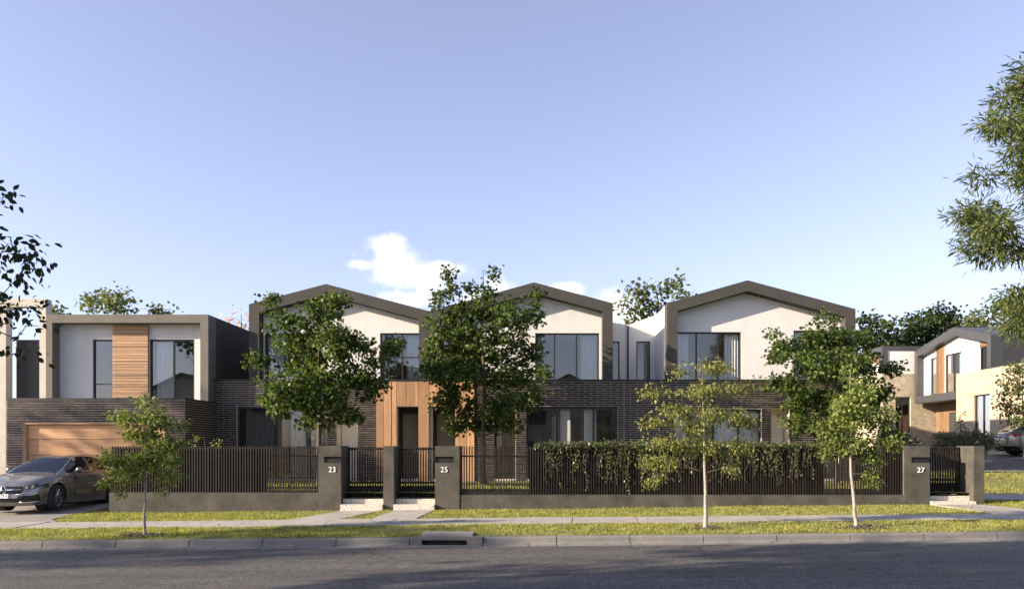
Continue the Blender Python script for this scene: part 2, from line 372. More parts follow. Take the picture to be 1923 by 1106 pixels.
sheet('front_lawn', frange(-140, 140, 113), [20.48, 21.8, 22.9, 23.6], M['lawn'], -0.012)
sheet('lawn_beside_driveway', frange(-140, -12.3, 30), [23.6, 24.5, 26, 28, 31, 60, 110], M['lawn'], -0.012)
sheet('lawn_slope', frange(12.6, 140, 60), frange(23.6, 45, 18)+[60, 110], M['lawn'], -0.012)
sheet('front_garden', frange(-12.3, 12.6, 20), [23.3, 26, 30.7], M['lawn'], 0, zf=lambda x, y: .45)
# kerb stones
kb = empty('kerb', (0, 16.9, -.27), kind='structure')
KL = 1.56
prof = [(16.60, -0.30), (16.60, -0.268), (16.915, -0.262), (16.95, -0.235), (16.965, -0.145), (16.99, -0.115), (17.10, -0.108), (17.10, -0.30)]
def kerbmesh(L):
    b = MB(); k = len(prof); g = 0.009
    for x in (-L/2+g, L/2-g):
        b.v += [(x, y-16.9, z+.27) for y, z in prof]
    b.f.append(tuple(range(k))); b.f.append(tuple(reversed(range(k, 2*k))))
    for i in range(k):
        j = (i+1) % k; b.f.append((i, j, k+j, k+i))
    me = bpy.data.meshes.new('kerb_stone'); me.from_pydata(b.v, [], b.f)
    bm = bmesh.new(); bm.from_mesh(me); bmesh.ops.recalc_face_normals(bm, faces=bm.faces); bm.to_mesh(me); bm.free()
    me.materials.append(M['kerb']); return me
KM = kerbmesh(KL)
rnd = random.Random(5)
PITX = (P(838, 1012, 16.95).x)
x = PITX - KL*14
for i in range(30):
    if i != 14:
        o = link('kerb_stone', KM, kb, (x, 16.9, -.27+gx(x)+rnd.uniform(-.004, .004))); o.rotation_euler = (0, -0.0091, rnd.uniform(-.003, .003))
    x += KL
MB().box(-140, PITX-KL*14.5-.01, 16.6, 17.1, -1.9, -.27).build('kerb_run', M['kerb'], kb)
MB().box(-30, 30, 16.62, 17.08, -.75, -.55).build('kerb_bed', M['soil'], kb)
# storm drain: lintel with an open slot and a cover slab set in the verge
zc = gx(PITX)
dr = empty('storm_drain', (PITX, 16.95, -.27+zc), 'concrete kerb inlet with a long dark slot and raised cover slab', 'drain')
b = MB(); hw = KL/2-.012
b.box(-hw+PITX, PITX+hw, 16.60, 16.92, -.32+zc, -.265+zc); b.box(PITX-hw, PITX-.52, 16.921, 17.12, -.32+zc, -.10+zc)
b.box(PITX+.44, PITX+hw, 16.921, 17.12, -.32+zc, -.10+zc); b.box(PITX-.52, PITX+.44, 16.921, 17.12, -.165+zc, -.10+zc)
b.build('lintel', M['kerb'], dr)
MB().box(PITX-.519, PITX+.439, 17.06, 17.11, -.32+zc, -.166+zc).build('slot', M['slot'], dr)
MB().box(PITX-.56, PITX+.54, 17.125, 17.62, -.3+zc, -.055+zc).build('cover_slab', M['path'], dr)
# footpath slabs
fp = empty('footpath', (0, 19.75, -.04), kind='structure')
cuts = [-26.0]
while cuts[-1] < 26: cuts.append(cuts[-1] + rnd.choice((1.5, 1.6, 2.9, 3.0, 1.5)))
for a, c in zip(cuts, cuts[1:]):
    b = MB(); sk = 0.10; g = .010; dzz = rnd.uniform(-.006, .008)
    for (xx, yy) in ((a+g, 19.02), (c-g, 19.02), (c-g+sk, 20.49), (a+g+sk, 20.49)): b.v.append((xx, yy, gz(xx, yy)+.012+dzz))
    b.v += [(q[0], q[1], q[2]-.12) for q in b.v[:4]]
    b.f = [(0,1,2,3),(7,6,5,4),(0,4,5,1),(1,5,6,2),(2,6,7,3),(3,7,4,0)]
    b.build('path_slab', M['path'], fp)
sheet('footpath_bed', frange(-140, 140, 40), [18.99, 19.7, 20.52], M['soil'], -.03)
# driveway: slabs between the street and the garage
dv = empty('driveway', (-16, 24, -.1), kind='structure')
def flat(b, poly, dz, th=.1):
    n = len(b.v); k = len(poly)
    b.v += [(x, y, gz(x, y)+dz) for x, y in poly] + [(x, y, gz(x, y)+dz-th) for x, y in poly]
    b.f.append(tuple(range(n, n+k))); b.f.append(tuple(reversed(range(n+k, n+2*k))))
    for i in range(k):
        j = (i+1) % k; b.f.append((n+i, n+k+i, n+k+j, n+j))
DRIVE_R = [(20.505, -12.35), (21.2, -12.9), (22.4, -13.15), (28.2, -13.25)]
def drive_edge(y): return lerp(DRIVE_R, y)
for y0, y1 in ((20.505, 21.2), (21.215, 22.4), (22.415, 23.09), (23.11, 25.5), (25.515, 27.98)):
    for x0f, x1f in ((lambda y: -16.6, lambda y: -13.0 if False else drive_edge(y)), (lambda y: -20.6, lambda y: -16.612)):
        b = MB(); flat(b, [(x0f(y0), y0), (x1f(y0), y0), (x1f(y1), y1), (x0f(y1), y1)], .010); b.build('drive_slab', M['drive'], dv)
b = MB(); flat(b, [(-20.6, 17.11), (-12.6, 17.11), (-12.1, 19.005), (-20.6, 19.005)], -.02); b.build('crossover', M['lawn'], dv)
# pads from the footpath to the three gates
def pad(name, x0, x1, xa, xb, y1=23.05):
    b = MB(); flat(b, [(xa, 20.495), (xb, 20.495), (x1, y1), (x0, y1)], .012); o = b.build(name, M['path']); tag(o, kind='structure')
fx = lambda px: (px-VX)*DF/F
PADS = [(fx(643), fx(719), fx(612)-.25, fx(690)-.2), (fx(741), fx(816), fx(733), fx(806)), (fx(1747), fx(1829), fx(1775), fx(1880))]
for q in PADS: pad('gate_path', *q)
# right hand side: driveway of the corner house, and a path up the slope
b = MB(); 
for (x0, x1) in ((13.2, 16), (16, 20), (20, 26), (26, 40)):
    n = len(b.v)
    for yy in (29.6, 31, 33, 35, 37.6):
        b.v += [(x0, yy, gz(x0, yy)+.012), (x1, yy, gz(x1, yy)+.012)]
    for j in range(4): b.f.append((n+2*j, n+2*j+1, n+2*j+3, n+2*j+2))
tag(b.build('side_driveway', M['asphalt']), kind='structure')
b = MB()
for i in range(10):
    xa = 12.95+i*1.5; 
    ya = 25.3-.16*i; yb = 25.3-.16*(i+1)
    n = len(b.v)
    b.v += [(xa+.01, ya-1.25, gz(xa, ya-1.25)+.012), (xa+1.49, yb-1.25, gz(xa+1.5, yb-1.25)+.012), (xa+1.49, yb, gz(xa+1.5, yb)+.012), (xa+.01, ya, gz(xa, ya)+.012)]
    b.f.append((n, n+1, n+2, n+3))
tag(b.build('side_path', M['path']), kind='structure')
b = MB()
for i in range(6):
    xa = 13+i*3.0; n = len(b.v)
    for yy in (29.38, 29.56): b.v += [(xa+.01, yy, gz(xa, yy)+.03), (xa+2.99, yy, gz(xa+3, yy)+.03)]
    b.f.append((n, n+1, n+3, n+2))
tag(b.build('driveway_edging', M['kerb']), kind='structure')

# ------------------------------------------------------------------ street fence
TOP = EYE + (VY-837)*DF/F
rail_b = random.Random(11)
def batten_mesh(h):
    b = MB().box(-.0165, .0165, -.03, .03, 0, h)
    me = bpy.data.meshes.new('batten'); me.from_pydata(b.v, [], b.f); 
    bm = bmesh.new(); bm.from_mesh(me); bmesh.ops.recalc_face_normals(bm, faces=bm.faces); bm.to_mesh(me); bm.free()
    me.materials.append(M['batten']); return me
def battens(root, x0, x1, y, z0, z1, step=.077):
    n = int(round((x1-x0)/step)); me = batten_mesh(z1-z0)
    for i in range(n):
        xx = x0 + (i+.5)*(x1-x0)/n
        o = link('batten', me, root, (xx, y, z0+rail_b.uniform(-.003, .003))); o.rotation_euler = (0, rail_b.uniform(-.0012, .0012), rail_b.uniform(-.05, .05))
def rails(root, x0, x1, y, zs):
    for z in zs: MB().box(x0, x1, y, y+.04, z, z+.045).build('rail', M['black'], root)
def number(txt, x, z, root, y):
    cu = bpy.data.curves.new('house_number', 'FONT'); cu.body = txt; cu.size = .215; cu.extrude = .008; cu.align_x = 'CENTER'; cu.space_character = 1.02
    o = bpy.data.objects.new('house_number', cu); COL.objects.link(o); o.rotation_euler = (R(90), 0, 0)
    dg = bpy.context.evaluated_depsgraph_get(); me = bpy.data.meshes.new_from_object(o.evaluated_get(dg)); bpy.data.objects.remove(o)
    me.materials.clear(); me.materials.append(M['number'])
    q = link('house_number', me, root, (x, y-.009, z)); q.rotation_euler = (R(90), 0, 0); return q
def pillar(root, x0, x1, depth, slot=None, name='pillar', zt=None):
    zt = TOP if zt is None else zt
    y0, y1 = DF-.02, DF-.02+depth
    b = MB()
    if slot is None: b.box(x0, x1, y0, y1, -.5, zt)
    else:
        a, c, z0, z1 = slot
        b.box(x0, a, y0, y1, -.5, zt)
        if x1-c > .01: b.box(c, x1, y0, y1, -.5, zt)
        b.box(a, c, y0, y1, -.5, z0); b.box(a, c, y0, y1, z1, zt); b.box(a, c, y0+.10, y1, z0, z1)
    o = b.build(name, M['pillar'], root)
    if slot:
        a, c, z0, z1 = slot
        MB().box(a+.004, c-.004, y0+.035, y0+.06, z0+.004, z0+(z1-z0)*.62).build('letterbox_flap', M['black'], o)
    return o
# left run, number 23
f1 = empty('street_fence', (fx(400), DF, -.05), 'taupe rendered wall with dark battens and pillar numbered 23, beside the driveway', 'fence')
zb1 = EYE+(VY-925)*DF/F
MB().box(fx(205), fx(598)-.003, DF, DF+.30, -.6, zb1).build('base_wall', M['pillar'], f1)
pillar(f1, fx(598), fx(641), .95, (fx(609), fx(641)-.005, EYE+(VY-868.5)*DF/F, EYE+(VY-857)*DF/F))
number('23', fx(624.5), EYE+(VY-886)*DF/F, f1, DF-.02)
battens(f1, fx(206), fx(598)-.01, DF+.09, zb1+.02, TOP-.01)
rails(f1, fx(206), fx(598)-.01, DF+.125, (zb1+.12, TOP-.32)); MB().box(fx(206), fx(598)-.01, DF+.05, DF+.13, zb1+.001, zb1+.018).build('bottom_rail', M['black'], f1)
MB().box(fx(206), fx(497), DF+.18, DF+.20, zb1+.02, TOP-.06).build('backing_panel', M['slot'], f1)
# post between the gates
gp = empty('gate_post', (fx(730), DF, -.03), 'plain taupe rendered post between the two batten gates 23 and 25', 'post')
pillar(gp, fx(720), fx(740), .95, name='post')
# right run, numbers 25 and 27
f2 = empty('street_fence', (fx(1280), DF, 0), 'long taupe wall with dark battens and pillars numbered 25 and 27, overgrown by a creeper', 'fence')
zb2 = EYE+(VY-929)*DF/F
pillar(f2, fx(817), fx(863)-.003, .95, (fx(817)+.005, fx(852), EYE+(VY-868.5)*DF/F, EYE+(VY-857)*DF/F))
number('25', fx(834.5), EYE+(VY-886)*DF/F, f2, DF-.02)
MB().box(fx(863), fx(1697), DF, DF+.30, -.6, zb2).build('base_wall', M['pillar'], f2)
pillar(f2, fx(1697)+.003, fx(1746), .95, (fx(1711), fx(1746)-.005, EYE+(VY-868.5)*DF/F, EYE+(VY-858)*DF/F))
number('27', fx(1728.5), EYE+(VY-887)*DF/F, f2, DF-.02)
battens(f2, fx(863)+.01, fx(1697)-.01, DF+.09, zb2+.02, TOP-.01)
rails(f2, fx(863)+.01, fx(1697)-.01, DF+.125, (zb2+.12, TOP-.32)); MB().box(fx(863)+.01, fx(1697)-.01, DF+.05, DF+.13, zb2+.001, zb2+.018).build('bottom_rail', M['black'], f2)
for a_, c_ in ((993, 1553), (1662, 1696)): MB().box(fx(a_), fx(c_), DF+.18, DF+.20, zb2+.02, TOP-.06).build('backing_panel', M['slot'], f2)
gp2 = empty('gate_post', (fx(1838), DF, .1), 'taupe rendered end post right of the gate numbered 27', 'post')
pillar(gp2, fx(1828), fx(1848), .95, name='post')
# gates, set back between the pillars, with speckled steps
def gate(x0, x1, label, z0, steps):
    YG = DF+.72
    g = empty('batten_gate', ((x0+x1)/2, YG, z0), label, 'gate', 'batten gates in the street fence')
    battens(g, x0+.03, x1-.03, YG, z0+.03, TOP-.03, .075)
    b = MB(); b.box(x0+.012, x0+.05, YG+.035, YG+.075, z0+.02, TOP-.04); b.box(x1-.05, x1-.012, YG+.035, YG+.075, z0+.02, TOP-.04)
    for z in (z0+.04, z0+.42, TOP-.12): b.box(x0+.051, x1-.051, YG+.036, YG+.07, z, z+.06)
    b.build('gate_frame', M['black'], g)
    MB().box(x0+.05, x1-.05, YG+.031, YG+.035, z0+.02, z0+.36).build('kick_panel', M['black'], g)
    MB().box(x1-.12, x1-.07, YG-.07, YG-.031, z0+.95, z0+1.12).build('handle', M['black'], g)
    s = empty('gate_steps', ((x0+x1)/2, DF+.3, z0-.3), steps, 'steps')
    MB().box(x0+.004, x1-.004, DF-.16, DF+.20, -.4, z0-.14).build('step', M['step'], s)
    MB().box(x0+.004, x1-.004, DF+.201, DF+.92, -.4, z0).build('step', M['step'], s)
gate(fx(641), fx(720), 'narrow dark batten gate left of the plain post, by number 23', .27, 'speckled stone steps at gate 23, left of the plain post')
gate(fx(740), fx(817), 'narrow dark batten gate right of the plain post, by number 25', .27, 'speckled stone steps at gate 25, right of the plain post')
gate(fx(1746), fx(1828), 'dark batten gate at the right end of the fence, by number 27', .36, 'speckled stone steps at gate 27, right end of the fence')
# ------------------------------------------------------------------ brickwork and openings
def unit_mesh(name, b, mat):
    me = bpy.data.meshes.new(name); me.from_pydata(b.v, [], b.f)
    bm = bmesh.new(); bm.from_mesh(me); bmesh.ops.recalc_face_normals(bm, faces=bm.faces); bm.to_mesh(me); bm.free()
    me.materials.append(mat); return me
def brick_unit(mat, d=.022):
    return unit_mesh('brick', MB().box(-.5, .5, -d/2, d/2, -.5, .5), mat)
BRICK = brick_unit(M['brick']); YBRICK = brick_unit(M['ybrick'])
def holed_wall(b, x0, x1, z0, z1, holes, y0, y1):
    xs = sorted({x0, x1, *[h[0] for h in holes], *[h[1] for h in holes]}); xs = [x for x in xs if x0 <= x <= x1]
    for a, c in zip(xs, xs[1:]):
        if c-a < 1e-4: continue
        hs = sorted([h for h in holes if h[0] < (a+c)/2 < h[1]], key=lambda h: h[2]); z = z0
        for h in hs:
            if h[2] > z+1e-4: b.box(a, c, y0, y1, z, h[2])
            z = max(z, h[3])
        if z1 > z+1e-4: b.box(a, c, y0, y1, z, z1)
def bricks(root, x0, x1, z0, z1, holes, y, unit=None, L=.50, H=.0845, limit=290, axis='x', sgn=-1, seed=1, mat=None, zorder=True):
    """running-bond face; axis 'x': the face lies in plane y looking -y; axis 'y': in plane x=y looking sgn*x"""
    unit = unit or BRICK; rg = random.Random(seed); items = []
    n = int((z1-z0)/H)
    for k in range(n):
        zc = z1-(k+.5)*H; x = x0-(L/2 if k % 2 else 0)
        while x < x1:
            spans = [(max(x, x0), min(x+L, x1))]
            for h in holes:
                if h[2]-.03 < zc < h[3]+.03:
                    ns = []
                    for a, c in spans:
                        if h[1] <= a or h[0] >= c: ns.append((a, c)); continue
                        if h[0] > a: ns.append((a, h[0]))
                        if h[1] < c: ns.append((h[1], c))
                    spans = ns
            for a, c in spans:
                if c-a > .03: items.append((a+.010, c-.010, zc))
            x += L
    J = .021; mb = MB(); cnt = 0
    for a, c, zc in items:
        xm = (a+c)/2; w = c-a; hh = H-J; pr = rg.uniform(-.003, .003)
        if cnt < limit and w > .2:
            cnt += 1
            if axis == 'x':
                o = link('brick', unit, root, (xm, y+pr, zc)); o.scale = (w, 1, hh)
            else:
                o = link('brick', unit, root, (y+pr, xm, zc)); o.scale = (w, 1, hh); o.rotation_euler = (0, 0, R(90))
        else:
            if axis == 'x': mb.box(a, c, y-.011+pr, y+.011+pr, zc-hh/2, zc+hh/2)
            else: mb.box(y-.011+pr, y+.011+pr, a, c, zc-hh/2, zc+hh/2)
    if mb.v: tag(mb.build('brick_courses', unit.materials[0], root), kind='stuff')
def window(root, x0, x1, z0, z1, y, mullions=(), transoms=(), fw=.05, depth=.09, name='window', glass='glass'):
    """dark metal frame (part) with one pane (sub-part) per light; the frame's face is at y"""
    b = MB(); b.box(x0, x0+fw, y, y+depth, z0, z1); b.box(x1-fw, x1, y, y+depth, z0, z1)
    b.box(x0+fw, x1-fw, y, y+depth, z1-fw, z1); b.box(x0+fw, x1-fw, y, y+depth, z0, z0+fw)
    ms = [x0+fw/2]+list(mullions)+[x1-fw/2]
    for m in mullions: b.box(m-fw/2, m+fw/2, y+.002, y+depth-.002, z0+fw, z1-fw)
    for t in transoms: 
        for a, c in zip(ms, ms[1:]): b.box(a+fw/2, c-fw/2, y+.003, y+depth-.003, t-.02, t+.02)
    fr = b.build(name, M['black'], root)
    for a, c in zip(ms, ms[1:]):
        zz = [z0+fw-.02]+sorted(transoms)+[z1-fw+.02]
        for q, r in zip(zz, zz[1:]):
            MB().quad((a+fw/2, y+depth*.5, q+.02), (c-fw/2, y+depth*.5, q+.02), (c-fw/2, y+depth*.5, r-.02), (a+fw/2, y+depth*.5, r-.02)).build('pane', M[glass], fr)
    return fr
def curtain(parent, x0, x1, z0, z1, y, mat, wave=.11, amp=.035, seed=0):
    n = max(8, int((x1-x0)/wave*6)); b = MB(); rg = random.Random(seed); ph = rg.uniform(0, 6)
    for i in range(n+1):
        xx = x0+(x1-x0)*i/n; a = 2*math.pi*(xx-x0)/wave+ph
        yy = y+amp*math.sin(a)+amp*.4*math.sin(a*.37+1)
        b.v += [(xx, yy, z0), (xx+.008*math.sin(a*.5), yy, z1)]
    for i in range(n): b.f.append((2*i, 2*i+2, 2*i+3, 2*i+1))
    return b.build('curtain', mat, parent, smooth=True)
def room(root, x0, x1, y0, y1, z0, z1, wall=None, fl=None, ceil=None):
    w = MB(); e = .002
    w.quad((x0, y0, z0), (x0, y1, z0), (x0, y1, z1), (x0, y0, z1)); w.quad((x1, y0, z0), (x1, y1, z0), (x1, y1, z1), (x1, y0, z1))
    w.quad((x0, y1, z0), (x1, y1, z0), (x1, y1, z1), (x0, y1, z1)); w.quad((x0, y0, z1), (x1, y0, z1), (x1, y1, z1), (x0, y1, z1))
    o = w.build('interior_wall_or_panel', wall or M['inner'], root)
    MB().quad((x0, y0, z0), (x1, y0, z0), (x1, y1, z0), (x0, y1, z0)).build('interior_floor', fl or M['floorw'], root)
    return o

ZB, ZC = .25, Hz(713)                                # bottom of the brickwork, parapet
FL = .55                                             # ground floor level
def facade(root, px0, px1, holes_px, timber=None, seed=1, limit=290, z_top=ZC):
    x0, x1 = Hx(px0), Hx(px1)
    holes = [(Hx(a), Hx(c), FL if len(q) == 0 else q[0], Hz(t)) for a, c, t, *q in holes_px]
    bh = list(holes)
    if timber: bh.append((Hx(timber[0]), Hx(timber[1]), ZB-.1, z_top+.1))
    b = MB(); holed_wall(b, x0, x1, ZB, z_top-.07, holes, DH, DH+.25); b.build('wall', M['mortar'], root)
    bricks(root, x0, x1, ZB, z_top-.085, bh, DH-.004, seed=seed, limit=limit)
    MB().box(x0, x1, DH-.045, DH+.30, z_top-.068, z_top+.012).build('parapet_cap', M['black'], root)
    return holes
def boards(root, px0, px1, openings, seed, z_top=ZC):
    x0, x1 = Hx(px0), Hx(px1); n = max(1, round((x1-x0)/.275)); w = (x1-x0)/n; rg = random.Random(seed)
    edges = [x0+i*w for i in range(n+1)]
    for a, c, t in openings:                         # snap board edges to the openings
        for q in (a, c):
            i = min(range(1, n), key=lambda i: abs(edges[i]-q)) if n > 1 else 0
            if abs(edges[i]-q) < w*.7 and abs(edges[0]-q) > .1 and abs(edges[n]-q) > .1: edges[i] = q
    for a, c in zip(edges, edges[1:]):
        zb = ZB
        for oa, oc, t in openings:
            if oa-1e-3 <= (a+c)/2 <= oc+1e-3: zb = t
        pr = rg.uniform(.0, .012)
        MB().box(a+.006, c-.006, DH-.05-pr, DH-.002, zb+.003, z_top-.075).build('cladding_board', M['board'], root)
def gable(root, pts, ridge_back=13.0, inner=19.0, mid_left=False, mid_right=False, wins=(), side_mat=None, back_from=None):
    """pts: outer outline in photo pixels: left eave, ridge, right eave. Builds the portal frame, the gable wall with windows, the roof body"""
    (lx, ly), (mx, my), (rx, ry) = pts; Y0 = DH+.02; YW = DH+.50
    X = [Hx(lx), Hx(mx), Hx(rx)]; Z = [Hz(ly), Hz(my), Hz(ry)]; t = .395; th = .41
    zl = ZC-.15
    sl_l = (Z[1]-Z[0])/(X[1]-X[0]); sl_r = (Z[1]-Z[2])/(X[2]-X[1])
    def top(x): return Z[0]+(x-X[0])*sl_l if x <= X[1] else Z[2]+(X[2]-x)*sl_r
    def und(x): return top(x)-th
    xi, xj = X[0]+t, X[2]-t
    b = MB()
    b.prism([(X[0], zl), (xi, zl), (xi, und(xi)), (xi, top(xi)), (X[0], Z[0])], Y0, YW+.2)
    b.prism([(xi, und(xi)), (X[1], und(X[1])), (X[1], Z[1]), (xi, top(xi))], Y0, YW+.2)
    b.prism([(X[1], und(X[1])), (xj, und(xj)), (xj, top(xj)), (X[1], Z[1])], Y0, YW+.2)
    b.prism([(xj, zl), (X[2], zl), (X[2], Z[2]), (xj, top(xj)), (xj, und(xj))], Y0, YW+.2)
    b.build('gable_frame', M['taupe'], root)
    # gable wall, one strip per opening edge
    w = MB(); xs = sorted({xi, xj, X[1], *[Hx(q[0]) for q in wins], *[Hx(q[1]) for q in wins]}); xs = [min(max(x, xi), xj) for x in xs]
    for a, c in zip(xs, xs[1:]):
        if c-a < 1e-3: continue
        zb = zl
        for q in wins:
            if Hx(q[0]) < (a+c)/2 < Hx(q[1]): zb = Hz(q[2])
        w.prism([(a, zb), (c, zb), (c, und(c)-.001), (a, und(a)-.001)], YW, YW+.18)
    w.build('gable_wall', M['white'], root)
    for k, q in enumerate(wins):
        x0, x1 = max(Hx(q[0]), xi), min(Hx(q[1]), xj)
        fr = window(root, x0+.004, x1-.004, ZC+.005, Hz(q[2])-.004, YW+.04, [Hx(m) for m in q[3]], [Hz(m) for m in (q[4] if len(q) > 4 else ())])
        for cu in (q[5] if len(q) > 5 else ()):
            curtain(fr, max(Hx(cu[0]), x0+.06), min(Hx(cu[1]), x1-.06), ZC, Hz(q[2])-.05, YW+.26, M[cu[2]], seed=k)
        room(root, x0-.4 if x0 > xi+.5 else xi+.02, x1+.4 if x1 < xj-.5 else xj-.02, YW+.19, YW+4.2, ZC-.1, Hz(q[2])+.25, M['inner'])
    # roof body behind the frame
    r = MB(); e = .01
    YB = DH+ridge_back
    r.quad((X[0], YW+.2, Z[0]), (X[1], YW+.2, Z[1]), (X[1], YB, Z[1]), (X[0], YB, Z[0]))
    r.quad((X[1], YW+.2, Z[1]), (X[2], YW+.2, Z[2]), (X[2], YB, Z[2]), (X[1], YB, Z[1]))
    r.build('roof', M['rgrey'], root)
    s = MB()
    s.quad((X[0], YW+.2, zl), (X[0], YB, zl), (X[0], YB, Z[0]-.002), (X[0], YW+.2, Z[0]-.002)).build('side_wall', side_mat or M['taupe'], root)
    MB().quad((X[2], YW+.2, zl), (X[2], YB, zl), (X[2], YB, Z[2]-.002), (X[2], YW+.2, Z[2]-.002)).build('side_wall', M['white'], root)
    return X, Z
def ground_window(root, a, c, t, mull, curt, seed, inner='innerw', doorpx=None, panels=()):
    x0, x1, z1 = Hx(a), Hx(c), Hz(t)
    fr = window(root, x0+.003, x1-.003, FL, z1-.003, DH+.10, [Hx(m) for m in mull], fw=.075, glass='glass_g')
    for i, (q, r, mt) in enumerate(curt): curtain(fr, max(Hx(q), x0+.09), min(Hx(r), x1-.09), FL+.02, z1-.12, DH+.34, M[mt], seed=seed+i)
    room(root, x0-.25, x1+.25, DH+.255, DH+3.6, FL-.02, z1+.12, M[inner])
    for (q, r) in panels: MB().box(Hx(q), Hx(r), DH+.45, DH+.50, FL, z1-.10).build('interior_wall_or_panel', M['innerw'], root)  # pale panels added close behind the glass so the rooms look brighter
    if doorpx: MB().box(Hx(doorpx[0]), Hx(doorpx[1]), DH+3.5, DH+3.56, FL, Hz(doorpx[2])).build('interior_door', M['curt_t'], root)
def porch(root, a, c, t, depth, wall, back, knob=False):
    x0, x1, z1 = Hx(a), Hx(c), Hz(t); y0, y1 = DH+.251, DH+depth
    room(root, x0+.001, x1-.001, y0, y1, FL-.02, z1-.001, wall, M['path'])
    d = MB().box(x0+.05, x1-.05, y1-.05, y1-.005, FL, z1-.25).build('front_door', back, root)
    MB().box(x1-.16, x1-.12, y1-.10, y1-.05, FL+.95, FL+1.25).build('door_handle', M['black'], d)

# ---- townhouse 23
t23 = empty('townhouse', (Hx(600), DH, .3), 'gabled townhouse behind gate 23, white gable in a taupe frame over dark brick', 'townhouse', 'row of gabled townhouses')
facade(t23, 396, 806, [(445, 612, 763), (632, 671, 763), (745, 786, 763)], (707, 806), 3)
boards(t23, 707, 806, [(Hx(745), Hx(786), Hz(763))], 2)
ground_window(t23, 445, 612, 763, (514, 580), [(447, 516, 'curt_d'), (516, 534, 'curt_t'), (540, 572, 'curt_l'), (598, 612, 'curt_d')], 1, 'innerw', None, ((572, 600),))
porch(t23, 632, 671, 763, .7, M['inner'], M['innerw']); porch(t23, 745, 786, 763, 1.15, M['dgrey'], M['door'])
gable(t23, ((467, 571), (612, 533), (805.7, 584)), wins=[(489, 600, 622, (526, 563), (), ((490, 530, 'curt_l'),)), (709, 788, 622, (751,), (668,), ((758, 787, 'curt_l'),))])
# ---- townhouse 25
t25 = empty('townhouse', (Hx(980), DH, .3), 'gabled townhouse behind pillar 25, middle one of the three, partly hidden by a maple', 'townhouse', 'row of gabled townhouses')
facade(t25, 806.3, 1171.8, [(811, 855, 763), (928, 968, 766), (988, 1160, 763)], (806.3, 891), 5)
boards(t25, 806.3, 891, [(Hx(811), Hx(855), Hz(763))], 7)
ground_window(t25, 988, 1160, 763, (1050, 1073, 1115), [(990, 1048, 'curt_d'), (1122, 1158, 'curt_d')], 4, 'innerw', (1075, 1100, 780), ((1053, 1074), (1098, 1122)))
ground_window(t25, 928, 968, 766, (), [(930, 968, 'curt_t')], 9); porch(t25, 811, 855, 763, 1.15, M['dgrey'], M['door'])
gable(t25, ((806.3, 584), (1003, 530), (1151, 569)), wins=[(825, 905, 622, (865,), (), ()), (1005, 1127, 622, (1042, 1084), (), ((1005, 1022, 'curt_l'), (1092, 1126, 'curt_l')))])
# ---- townhouse 27
t27 = empty('townhouse', (Hx(1420), DH, .35), 'gabled townhouse behind fence pillar 27, its left gable side wall lit white', 'townhouse', 'row of gabled townhouses')
facade(t27, 1172.2, 1606, [(1262, 1430, 768), (1448, 1482, 766), (1530, 1575, 766)], None, 8)
ground_window(t27, 1262, 1430, 768, (1292, 1340, 1388), [(1340, 1420, 'curt_l')], 12, 'innerw', (1300, 1325, 782), ((1268, 1296), (1420, 1430)))
porch(t27, 1448, 1482, 766, .7, M['inner'], M['innerw']); ground_window(t27, 1530, 1575, 766, (1552,), [(1531, 1574, 'curt_l')], 15)
gable(t27, ((1253, 569), (1404, 526), (1607, 580)), side_mat=M['white'], wins=[(1272, 1398, 620, (1313, 1355), (), ((1273, 1300, 'curt_l'), (1368, 1396, 'curt_l'))), (1498, 1588, 617, (1536,), (), ((1500, 1530, 'curt_l'),))])
# terrace slab and recessed link walls between gables 25 and 27
YL = DH+3.3
def Lx(px): return (px-VX)*YL/F
def Lz(py): return EYE+(VY-py)*YL/F
for root, xa, xb, pa, pb, win in ((t25, Hx(1151)+.003, Lx(1179)-.03, 603, 610, (1139, 1163.5)), (t27, Lx(1179)+.03, Hx(1253)-.003, 610, 592, (1195, 1221))):
    MB().box(xa-.0, xb+.0, DH+.255, YL+.3, ZC-.35, ZC-.12).build('terrace', M['kerb'], root)
    wa, wb, zt = max(Lx(win[0]), xa+.02), Lx(win[1]), Lz(641)
    w = MB(); za, zb = Lz(pa), Lz(pb)
    top = lambda x: za+(zb-za)*(x-xa)/(xb-xa)
    for a, c, z0 in ((xa, wa, ZC-.2), (wa, wb, zt), (wb, xb, ZC-.2)):
        w.prism([(a, z0), (c, z0), (c, top(c)), (a, top(a))], YL, YL+.2)
    w.build('link_wall', M['white'], root)
    window(root, wa+.003, wb-.003, ZC-.11, zt-.003, YL+.04, fw=.045); room(root, wa-.2, wb+.2, YL+.21, YL+2.5, ZC-.2, zt+.2, M['inner'])
    MB().quad((xa, YL+.2, za-.01), (xb, YL+.2, zb-.01), (xb, DH+13, zb-.01), (xa, DH+13, za-.01)).build('link_roof', M['rgrey'], root)
MB().tube([(Lx(1179), YL-.05, ZC-.1), (Lx(1179), YL-.05, Lz(612))], [.035, .035], 8).build('downpipe', M['black'], t25)

